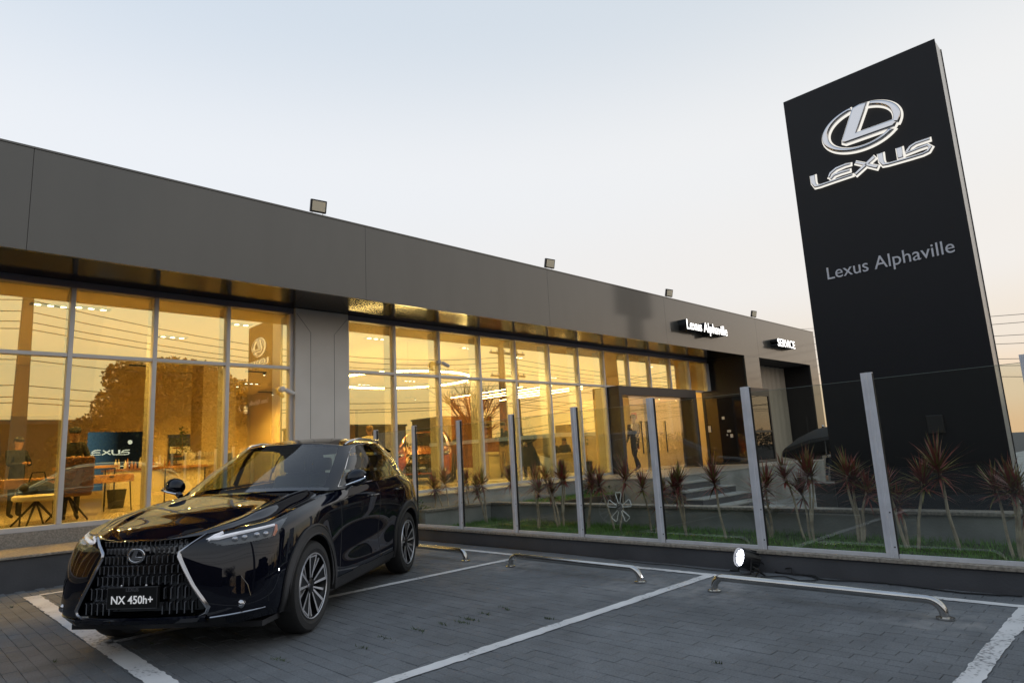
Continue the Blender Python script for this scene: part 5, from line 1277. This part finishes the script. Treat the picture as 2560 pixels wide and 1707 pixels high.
# low green shrubs in the upper bed
for i, (px, py) in enumerate(((1545, 1245), (1590, 1252), (1480, 1250), (1022, 1212))):
    q = on_y(px, py, 10.3); t = thing('low_shrub', ['low green shrub beside the terrace base left of the steps', 'spreading green shrub at the foot of the steps', 'small green shrub at the terrace base under the glazing', 'small rounded green shrub behind the car tail'][i], 'shrub', (q.x if i < 3 else 7.3, 10.3, .28))
    k = MB(); k.tube([(0, 0, 0), (0, 0, .2)], .01, 5); k.build('stem', M['dracaena_stem'], t)
    k = MB(); rs = random.Random(i)
    for j in range(420):
        a = rs.uniform(0, 6.28); el = rs.uniform(0, 1.5); r_ = .32*rs.random()**.4; cpt = Vector((r_*math.cos(a)*math.cos(el)*1.3, r_*math.sin(a)*math.cos(el), .05+r_*math.sin(el))); d = Vector((rs.gauss(0, 1), rs.gauss(0, 1), rs.gauss(.4, .6))).normalized()*.06; e_ = d.cross(Vector((rs.gauss(0, 1), rs.gauss(0, 1), 1))).normalized()*.016
        k.quad(cpt, cpt+d*.5+e_, cpt+d, cpt+d*.5-e_)
    o = k.build('foliage', M['leaf_green'], t, fixn=False); o['kind'] = 'stuff'

# ------------------------------------------------------------------ umbrella, waste bin and wires at the far side
p = on_x(2057, 1068, 19.5)
UM = thing('umbrella', 'tilted black parasol beside the service recess', 'umbrella', (p.x, p.y, -.42))
H_ = p.z+.42; can = MB(); P = []
for r_, dz in ((0.0, 0), (.35, -.07), (.8, -.22), (1.25, -.46), (1.28, -.56)): P.append([(r_*math.cos(a), r_*math.sin(a), dz-(.03*abs(math.sin(4*a)) if r_ > 1 else 0)) for a in [2*math.pi*i/32 for i in range(33)]])
can.grid(P); cn = can.build('canopy', M['cloth_black'], UM, smooth=True); cn.location = (0, 0, H_); cn.rotation_euler = (R(-12), R(6), 0)
k = MB(); k.tube([(0, 0, 0), (0, 0, H_)], .022, 8); k.build('pole', M['brushed'], UM); k = MB(); k.lathe([(.3, 0), (.3, .06), (.05, .10)], (0, 0, 0), 'Z', 20); k.build('base', M['black_metal'], UM); k = MB(); k.ball((0, 0, H_+.03), .04); k.build('finial', M['brushed'], UM)
p = on_x(2075, 1230, 14.0); o = boxthing('planter_box', 'tall black box standing on the forecourt before the parasol', 'box', M['black_panel'], 13.75, 14.25, p.y-.2, p.y+.2, -.42, on_x(2075, 1205, 14).z, bevel=.01)
# neighbouring building at the far right and a lit wall end beyond the showroom
NB = thing('far_building', 'dark low building with pale parapet beyond the totem sign', 'building', (24, 2.0, -.42))
q = on_x(2545, 1005, 24.0); zt_ = q.z+.42; pb('wall', M['concrete_dark'], 0, 5, -9.5, .95, 0, zt_, NB); pb('parapet', M['white_plastic'], -.1, 5.1, -9.6, .98, zt_+.001, zt_+.20, NB)
pb('tank', M['concrete_dark'], .5, 1.6, .1, .8, zt_+.201, zt_+.6, NB); pb('door', M['column_paint'], -.03, -.001, -.6, .4, 0, 1.7, NB)
q = on_x(2062, 935, 31.5); NW = thing('neighbour_wall', 'narrow tan wall end beyond the showroom corner', 'wall', (31.5, q.y, -.42)); pbr('tan_wall', (.42, .27, .14), .7, var=.15)
pb('wall', M['tan_wall'], 0, .4, -.75, .12, 0, q.z+.42, NW)
for i, (ya, yb, sag) in enumerate(((818, 780, .25), (838, 798, .3), (852, 826, .4), (868, 852, .3), (884, 884, .5), (903, 905, .4), (926, 938, .3))):
    a = on_x(1985, ya, 60); b_ = on_x(2600, yb-8, 38); d = b_-a; a2 = a-d*.6; b2 = b_+d*.5
    pts = [a2+(b2-a2)*t+Vector((0, 0, -sag*4*t*(1-t))) for t in [j/16 for j in range(17)]]
    k = MB(); k.tube(pts, .014, 5); o = k.build('overhead_wire', M['rubber']); tag(o, 'thin overhead wire crossing the sky beyond the totem sign', 'wire', 'overhead wires beyond the totem sign')

# ------------------------------------------------------------------ the street side that the glass mirrors
pbr('pole_concrete', (.16, .15, .14), .85, var=.2); pbr('tree_leaf', (.018, .026, .010), .7, var=.5, scale=1.5); pbr('bark', (.07, .05, .035), .9, var=.3); pbr('far_house', (.045, .042, .04), .8, var=.2, scale=.3)
def upole(x, y, h, label, arm=True):
    t = thing('utility_pole', label, 'pole', (x, y, 0), 0, 'utility poles along the street')
    k = MB(); w0, w1 = .26, .15
    k.add([(a*w0, b_*w0*.7, -.05) for a, b_ in ((-1, -1), (1, -1), (1, 1), (-1, 1))]+[(a*w1, b_*w1*.7, h) for a, b_ in ((-1, -1), (1, -1), (1, 1), (-1, 1))], [(0, 3, 2, 1), (4, 5, 6, 7), (0, 1, 5, 4), (1, 2, 6, 5), (2, 3, 7, 6), (3, 0, 4, 7)]); k.build('shaft', M['pole_concrete'], t)
    if arm:
        for z in (h-.5, h-1.9): k = MB(); k.box(-.9, .9, -.06, .06, z, z+.10); ca = k.build('cross_arm', M['pole_concrete'], t)
        for z in (h-.4, h-1.8):
            for xx in (-.8, -.3, .3, .8): k = MB(); k.lathe([(.04, z), (.06, z+.06), (.03, z+.16)], (xx, 0, 0), 'Z', 8); k.build('insulator', M['white_plastic'], t)
upole(3.5, -3.9, 8.4, 'tall concrete utility pole across the lane from the parked car', False); upole(26.7, -3.9, 7.9, 'concrete utility pole with two cross arms down the street'); upole(28.5, -4.6, 8.1, 'second concrete pole with cross arms close beside the first'); upole(-22, -3.9, 9.0, 'concrete utility pole at the far end of the street')
for i, (z0, sag) in enumerate(((7.7, .9), (7.3, .8), (6.95, .75), (6.7, .7), (5.6, .5), (4.7, .5), (4.3, .45), (4.1, .4))):
    xs3 = [(-22, 8.0-(7.7-z0)), (3.5, z0), (26.7, 7.2-(7.7-z0)*.8), (70, 8-(7.7-z0))]; k = MB(); pts = []
    for (xa, za), (xb, zb) in zip(xs3[:-1], xs3[1:]): pts += [(xa+(xb-xa)*t, -3.75-.08*i, za+(zb-za)*t-sag*4*t*(1-t)) for t in [j/12 for j in range(12)]]
    k.tube(pts, .016, 5); tag(k.build('street_wire', M['rubber']), 'sagging overhead wire strung between the street poles', 'wire', 'wires between the street poles')
def leaf_cloud(k, rg, c, rx, ry, rz, n, sz):
    for i in range(n):
        d = Vector((rg.gauss(0, 1), rg.gauss(0, 1), rg.gauss(0, 1))).normalized()*(rg.random()**.35); p_ = Vector((c[0]+d.x*rx, c[1]+d.y*ry, c[2]+d.z*rz)); a = Vector((rg.gauss(0, 1), rg.gauss(0, 1), rg.gauss(0, 1))).normalized()*sz; b_ = a.cross(Vector((rg.gauss(0, 1), rg.gauss(0, 1), rg.gauss(0, 1)))).normalized()*sz*.45
        k.quad(p_, p_+a*.5+b_, p_+a, p_+a*.5-b_)
def street_tree(x, y, h, rad, label, seed, n=3600, bare=False):
    rg = random.Random(seed); t = thing('street_tree', label, 'tree', (x, y, -.02)); k = MB()
    k.tube([(0, 0, 0), (.1, 0, h*.25), (.05, .1, h*.5)], [.24, .18, .12], 8); cl = MB()
    NCL = 26
    for i in range(NCL):
        a = rg.uniform(0, 6.28); rr = rad*rg.random()**.6; zz = h*(.42+.42*rg.random()); e_ = Vector((rr*math.cos(a), rr*math.sin(a)*.6, zz+(1-rr/rad)*h*.12)); b0 = Vector((.06, .03, h*(.22+.2*rg.random()))); mid = (b0+e_)/2+Vector((0, 0, .2))
        k.tube([b0, mid, e_], [.09, .05, .02], 5)
        if bare:
            for j in range(9):
                tip = e_+Vector((rg.gauss(0, .8), rg.gauss(0, .8), rg.uniform(.2, 1.3))); m2 = (e_+tip)/2+Vector((rg.gauss(0, .2), rg.gauss(0, .2), 0)); k.tube([mid.lerp(e_, rg.random()), m2, tip], [.025, .015, .006], 4)
        else: leaf_cloud(cl, rg, e_, rad*.36, rad*.34, h*.13, n//NCL, .24)
    k.build('trunk', M['bark'], t, smooth=True)
    if not bare: o = cl.build('crown', M['tree_leaf'], t, fixn=False); o['kind'] = 'stuff'
street_tree(15.0, -24.9, 9.3, 4.3, 'big leafy tree across the street with a wide dark crown', 31, 34000)
street_tree(11.0, -25.5, 5.4, 2.6, 'low leafy tree to one side under the big crown across the street', 41, 9000); street_tree(18.9, -25.2, 5.6, 2.4, 'lower round leafy tree to the other side of the big crown across the street', 42, 9000)
street_tree(33.0, -14.0, 7.6, 3.2, 'bare branched tree across the street near the poles', 33, bare=True)
street_tree(-10, -19, 7.0, 3.6, 'leafy tree across the street behind the photographer', 35, 2600)
tl = MB(); rg = random.Random(40)
for i in range(190):
    x = -75+i*1.0; leaf_cloud(tl, rg, (x, -27+rg.uniform(-2, 2), 1.2+rg.uniform(0, .9)), 1.3, 1.2, 1.6, 170, .22)
tag(tl.build('hedge_belt', M['tree_leaf'], fixn=False), 'dark belt of hedges and bushes along the far side of the street', 'hedge', kind='stuff')
for i, (x, y, w_, d_, h_) in enumerate(((-14, -62, 9, 8, 7.0), (1, -75, 7, 8, 9.5), (13, -36, 24, 8, 5.3), (34, -80, 9, 9, 9.2), (52, -66, 16, 9, 6.8), (78, -72, 12, 9, 8.6), (-40, -58, 15, 9, 7.5), (-22, 6, 8, 60, 7.6))):
    t = thing('far_house', ['plain two storey house across the street', 'narrow tall grey block over the hedge', 'wide low grey house behind the big leafy tree', 'grey apartment block beyond the wide house', 'long low warehouse beyond the bare tree', 'pale block at the end of the street', 'wide house across the street behind the photographer', 'long house at the closed end of the yard'][i], 'building', (x, y, -.05))
    pb('wall', M['far_house'], -w_/2, w_/2, -d_/2, d_/2, 0, h_, t); pb('roof', M['concrete_dark'], -w_/2-.2, w_/2+.2, -d_/2-.2, d_/2+.2, h_+.001, h_+.3, t)
    for q in range(int(w_/2.2)):
        for z in (1.2, 4.2):
            if z+1.4 < h_: pb('window', M['screen_dark'], -w_/2+.6+q*2.2, -w_/2+1.9+q*2.2, d_/2+.001, d_/2+.03, z, z+1.3, t)

# ------------------------------------------------------------------ weeds in the joints
wd = MB(); rg = random.Random(77)
for px, py, n_, sp in ((1172, 1548, 50, .05), (1150, 1555, 30, .05), (1105, 1560, 26, .05), (1045, 1575, 34, .05), (1215, 1535, 20, .04), (1268, 1524, 22, .03), (1257, 1518, 18, .03), (1371, 1546, 24, .025), (965, 1595, 22, .05), (1790, 1657, 14, .03), (1607, 1388, 30, .05), (380, 1610, 10, .03), (140, 1655, 12, .03), (30, 1517, 12, .03), (700, 1650, 24, .06), (905, 1618, 16, .05)):
    c = on_z(px, py)
    for i in range(n_):
        x, y = c.x+rg.gauss(0, sp*.25), c.y+rg.gauss(0, sp); h_ = rg.uniform(.008, .028); a = rg.uniform(0, 6.28); wx, wy = .004*math.cos(a), .004*math.sin(a)
        wd.add([(x-wx, y-wy, 0), (x+wx, y+wy, 0), (x+rg.gauss(0, .016), y+rg.gauss(0, .016), h_)], [(0, 1, 2)])
pbr('weed', (.05, .075, .02), .8, var=.4); tag(wd.build('joint_weeds', M['weed'], fixn=False), 'small weeds growing in the paving joints', 'weeds', kind='stuff')

# ------------------------------------------------------------------ dark advertising pylon across the street, mirrored in fascia and glass
_a = on_y(1540, 700, 2*YF+7.5); _b = on_y(1622, 785, 2*YF+7.5); _w = (_b.x-_a.x)/2
PY = thing('street_pylon', 'dark box headed advertising pylon across the street', 'sign', ((_a.x+_b.x)/2, -7.5, -.02))
k = MB(); k.box(-_w, _w, -.3, .3, _b.z-.4, _a.z); k.build('sign_box', M['black_panel'], PY, bevel=.02)
k = MB(); w0, w1 = _w*.55, _w*.34
k.add([(a*w0, b_*.25, 0) for a, b_ in ((-1, -1), (1, -1), (1, 1), (-1, 1))]+[(a*w1, b_*.25, _b.z-.4) for a, b_ in ((-1, -1), (1, -1), (1, 1), (-1, 1))], [(0, 3, 2, 1), (4, 5, 6, 7), (0, 1, 5, 4), (1, 2, 6, 5), (2, 3, 7, 6), (3, 0, 4, 7)]); k.build('column', M['black_panel'], PY)

# ------------------------------------------------------------------ white wire shape added to imitate the car wheel's reflection in the fence glass
q = on_x(1549, 1268, 7.55); WREF_ = thing('wheel_reflection_wire', 'white wire outline standing in for the car wheel mirrored in the fence glass', 'reflection', (7.55, q.y, .15))
pbr('reflection_white', (.9, .9, .9), .4)
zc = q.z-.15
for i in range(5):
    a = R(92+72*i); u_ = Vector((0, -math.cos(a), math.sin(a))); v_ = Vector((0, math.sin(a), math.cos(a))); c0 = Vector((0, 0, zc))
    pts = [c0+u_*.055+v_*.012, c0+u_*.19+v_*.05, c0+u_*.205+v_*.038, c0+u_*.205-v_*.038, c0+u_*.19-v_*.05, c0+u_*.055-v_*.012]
    k = MB(); k.tube([tuple(p_) for p_ in pts], .0062, 5, closed=True); k.build('spoke_outline', M['reflection_white'], WREF_)  # wire loops imitate the bright spoke edges of the mirrored wheel
k = MB(); k.lathe([(.058, -.004), (.058, .004)], (0, 0, zc), 'X', 14); k.build('hub', M['brushed'], WREF_); k = MB(); k.tube([(.006, 0, 0), (.006, 0, zc)], .004, 5); k.build('added_stake', M['brushed'], WREF_)  # hub imitates the mirrored wheel hub; both parts belong to the added wire shape
# ------------------------------------------------------------------ the orange display car
CAR2 = make_car('display_car', 'orange SUV on display behind the showroom glass', M['car_orange'], 'RX 500h')
_f = on_y(1050, 1150, 15.6); _h2 = R(229); CAR2.location = (_f.x+.95*-math.cos(_h2), _f.y-.95*math.sin(_h2), ZF); CAR2.rotation_euler = (0, 0, _h2)

# ------------------------------------------------------------------ people
def person(label, loc, heading, h=1.75, arms=None, legs=None, top='cloth_black', low='cloth_black', hair='hair_dark', long_hair=False, cap=False, skirt=None, seat=False, head_turn=0.0, held=None, jacket=None):
    """one skinned body; local +x is the way the person faces, +y the left side"""
    s_ = h/1.75; J = {}; 
    J['pelvis'] = (0, 0, .95); J['spine'] = (.01, 0, 1.14); J['chest'] = (.0, 0, 1.33); J['neck'] = (.0, 0, 1.475); J['jaw'] = (.025, 0, 1.565); J['head'] = (.02, 0, 1.645); J['crown'] = (.01, 0, 1.705)
    for sg, n_ in ((1, 'l'), (-1, 'r')):
        J['sh'+n_] = (-.01, sg*.165, 1.405); J['hip'+n_] = (0, sg*.085, .90)
        a = (arms or {}).get(n_, ((.0, sg*.23, 1.13), (.05, sg*.24, .90))); J['el'+n_] = a[0]; J['wr'+n_] = a[1]
        e_, w_ = Vector(a[0]), Vector(a[1]); J['ha'+n_] = tuple(w_+(w_-e_).normalized()*.075)
        l_ = (legs or {}).get(n_, ((.02, sg*.095, .49), (-.02, sg*.10, .085), (.13, sg*.11, .03))); J['kn'+n_], J['an'+n_], J['to'+n_] = l_
    if seat:
        for sg, n_ in ((1, 'l'), (-1, 'r')): J['kn'+n_] = (.42, sg*.11, .92); J['an'+n_] = (.42, sg*.11, .50); J['to'+n_] = (.55, sg*.11, .45)
    RAD = {'pelvis': (.155, .115), 'spine': (.135, .10), 'chest': (.16, .11), 'neck': (.058, .058), 'jaw': (.066, .078), 'head': (.082, .098), 'crown': (.058, .07), 'sh': (.075, .075), 'el': (.048, .048), 'wr': (.030, .030), 'ha': (.036, .022), 'hip': (.095, .095), 'kn': (.062, .062), 'an': (.042, .042), 'to': (.038, .030)}
    names = list(J); idx = {n_: i for i, n_ in enumerate(names)}
    E_ = [('pelvis', 'spine'), ('spine', 'chest'), ('chest', 'neck'), ('neck', 'jaw'), ('jaw', 'head'), ('head', 'crown')]
    for n_ in 'lr': E_ += [('chest', 'sh'+n_), ('sh'+n_, 'el'+n_), ('el'+n_, 'wr'+n_), ('wr'+n_, 'ha'+n_), ('pelvis', 'hip'+n_), ('hip'+n_, 'kn'+n_), ('kn'+n_, 'an'+n_), ('an'+n_, 'to'+n_)]
    me = bpy.data.meshes.new('p'); me.from_pydata([J[n_] for n_ in names], [(idx[a], idx[b_]) for a, b_ in E_], []); ob = bpy.data.objects.new('p', me); COL.objects.link(ob)
    ob.modifiers.new('k', 'SKIN'); sub = ob.modifiers.new('s', 'SUBSURF'); sub.levels = 2
    for n_, v in zip(names, me.skin_vertices[0].data):
        key = n_ if n_ in RAD else n_[:-1]; v.radius = RAD[key]; v.use_root = (n_ == 'pelvis')
    ev = ob.evaluated_get(bpy.context.evaluated_depsgraph_get()); bm_ = bpy.data.meshes.new_from_object(ev); bpy.data.objects.remove(ob)
    mats = [M[jacket or top], M[low], M['skin'], M['shoe']]
    seg = []
    for a, b_ in E_:
        k_ = 0
        if a in ('neck', 'jaw', 'head') or b_.startswith('ha') : k_ = 2
        elif a.startswith(('hip', 'kn')) or a == 'pelvis' and b_.startswith('hip'): k_ = 1
        elif a.startswith('an'): k_ = 3
        seg.append((Vector(J[a]), Vector(J[b_]), k_))
    vs = [v.co.copy() for v in bm_.vertices]; fs = [tuple(p_.vertices) for p_ in bm_.polygons]; mi = []
    for f_ in fs:
        c = sum((vs[i] for i in f_), Vector())/len(f_); best = None
        for a, b_, k_ in seg:
            d = b_-a; t = max(0, min(1, (c-a).dot(d)/d.length_squared)); dd = (c-a-d*t).length
            if best is None or dd < best[0]: best = (dd, k_)
        mi.append(best[1])
    k = MB(); k.v = [tuple(v) for v in vs]; k.f = fs; k.mi = mi; k.cur = 2
    for n_, sg in (('l', 1), ('r', -1)):          # fingers curl on from the palm, the thumb leaves its side
        w_, hnd = Vector(J['wr'+n_]), Vector(J['ha'+n_]); d = (hnd-w_).normalized(); side = d.cross(Vector((0, 0, 1)));
        if side.length < .1: side = d.cross(Vector((1, 0, 0)))
        side.normalize(); nrm = side.cross(d)
        for q in range(4):
            b0 = hnd+side*(.027-.018*q); ln = (.062, .070, .066, .052)[q]; k.tube([b0, b0+d*ln*.5-nrm*.006, b0+d*ln*.85-nrm*.026], [.009, .008, .006], 6)
        k.tube([w_+side*.03+d*.02, w_+side*.055+d*.05-nrm*.01, w_+side*.05+d*.085-nrm*.02], [.011, .010, .007], 6)
    hd = Vector(J['head']); k.ball(hd+Vector((.105, 0, -.02)), .016, .013, .024, 8, 6)
    for sg in (1, -1): k.ball(hd+Vector((-.005, sg*.088, -.01)), .022, .010, .032, 8, 6)
    k.cur = 3
    for sg in (1, -1): k.ball(hd+Vector((.088, sg*.034, .01)), .010, .013, .007, 8, 6)
    k.ball(hd+Vector((.085, 0, -.062)), .010, .024, .005, 8, 6)
    P_ = thing('person', label, 'person', loc, heading); P_.scale = (s_,)*3
    bo = k.build('body', mats, P_, smooth=True, fixn=False, angle=60)
    hb = MB(); hb.ball(hd+Vector((-.022, 0, .035)), .102, .096, .098, 14, 10)
    if long_hair: hb.ball(hd+Vector((-.06, 0, -.12)), .075, .10, .20, 12, 8)
    hb.build('hair', M[hair], P_, smooth=True)
    if cap: k = MB(); k.lathe([(.104, .0), (.106, .05), (.085, .10), (.0, .115)], hd+Vector((-.01, 0, .02)), 'Z', 16, cap=False); k.box(hd.x+.07, hd.x+.17, -.07, .07, hd.z+.02, hd.z+.032); k.build('cap', M['cloth_navy'], P_, smooth=True)
    if skirt:
        r0, r1, z0, z1, mt = skirt; k = MB(); Pq = []
        for i in range(9):
            t = i/8; Pq.append([((r0+(r1-r0)*t**.8)*math.cos(a)*.82*(1+.05*t*math.sin(7*a)), (r0+(r1-r0)*t**.8)*math.sin(a)*(1+.05*t*math.sin(7*a)), z0+(z1-z0)*t) for a in [2*math.pi*j/28 for j in range(29)]])
        k.grid(Pq); k.build('coat', M[mt], P_, smooth=True)
    if held:
        o = held(P_, J)
    return P_
def phone(loc_, label, mat='screen_dark', size=(.012, .075, .15), rot=(0, R(-50), 0), name='phone', cat='phone'):
    k = MB(); a, b_, c = size; k.box(-a/2, a/2, -b_/2, b_/2, -c/2, c/2); o = k.build(name, M[mat], bevel=.004); o.location = loc_; o.rotation_euler = rot; return tag(o, label, cat)
front = {'l': ((.06, .25, 1.14), (.26, .07, 1.17)), 'r': ((.06, -.25, 1.14), (.26, -.07, 1.17))}
clasp = {'l': ((.04, .26, 1.12), (.20, .05, 1.00)), 'r': ((.04, -.26, 1.12), (.20, -.03, 1.00))}
up = {'l': ((.10, .24, 1.22), (.24, .07, 1.44)), 'r': ((.10, -.24, 1.22), (.24, -.07, 1.44))}
table = {'l': ((.10, .24, 1.12), (.32, .12, 1.12)), 'r': ((.10, -.24, 1.12), (.32, -.12, 1.12))}
walk = {'l': ((.16, .09, .52), (.10, .10, .10), (.25, .11, .05)), 'r': ((-.02, -.09, .50), (-.26, -.09, .17), (-.15, -.10, .06))}
def at_head(px, py, y): p = on_y(px, py, y); return p
p = on_y(188, 1070, 14.05); person('person in black shirt and dark cap looking down at a phone behind the brown chair', (p.x, 14.05, ZF), R(-92), p.z-ZF, arms=front, cap=True)
phone((p.x, 13.70, ZF+1.27), 'dark phone held by the person in the dark cap', rot=(R(50), 0, 0), size=(.075, .012, .15))
person('woman in long dark coat with long dark hair standing just inside the glass', (12.85, 12.6, ZF), R(205), 1.74, arms=clasp, long_hair=True, skirt=(.14, .36, .98, .40, 'cloth_black'))
phone((12.85+.26*math.cos(R(205)), 12.6+.26*math.sin(R(205)), ZF+1.0), 'clear cup held by the woman in the long dark coat', 'glass_clear', (.05, .05, .09), (0, 0, 0), 'cup', 'cup')
p = on_y(1257, 1056, 16.0); person('person in black jacket holding a camera up before the wood clad wall', (p.x, 16.0, ZF), R(215), p.z-ZF, arms=up, low='cloth_beige')
phone((p.x+.30*math.cos(R(215)), 16.0+.30*math.sin(R(215)), ZF+(p.z-ZF)*.865), 'black camera held up before the wood clad wall', 'black_metal', (.09, .13, .09), (0, 0, R(35)), 'handheld_camera', 'camera')
p = on_y(1410, 1097, 17.3); person('seated person with long dark hair and dark jacket at the meeting desk', (p.x, 17.3, ZF-.42), R(225), 1.70, arms=table, long_hair=True, seat=True, top='cloth_white', jacket='cloth_black')
p = on_y(1383, 1100, 17.6); person('seated person in dark clothes beside the one in the jacket', (p.x, 17.6, ZF-.42), R(215), 1.68, arms=table, seat=True)
person('man in dark clothes walking through the entrance with a raised phone', (17.4, 12.25, ZF), R(175), 1.78, arms={'l': ((.08, .24, 1.15), (.28, .16, 1.32)), 'r': ((.0, -.24, 1.12), (.10, -.25, .90))}, legs=walk)
phone((17.4-.36, 12.25-.17, ZF+1.42), 'lit phone held up by the man in the entrance', 'white_plastic', (.012, .075, .15), (0, R(20), 0))
p = on_y(924, 1064, 14.2); person('person with light brown hair and cream top beside the orange car', (p.x, 14.2, ZF), R(60), p.z-ZF, hair='hair_light', top='cloth_cream', low='cloth_beige')
p = on_y(46, 1118, 16.6); person('person in black clothes standing beyond the window desk', (p.x, 16.6, ZF), R(-60), max(1.6, p.z-ZF), arms=front)
p = on_x(2080, 1120, 19.0); person('person in dark clothes standing under the black parasol', (19.0, p.y, -.42), R(190), p.z+.42, top='cloth_navy')
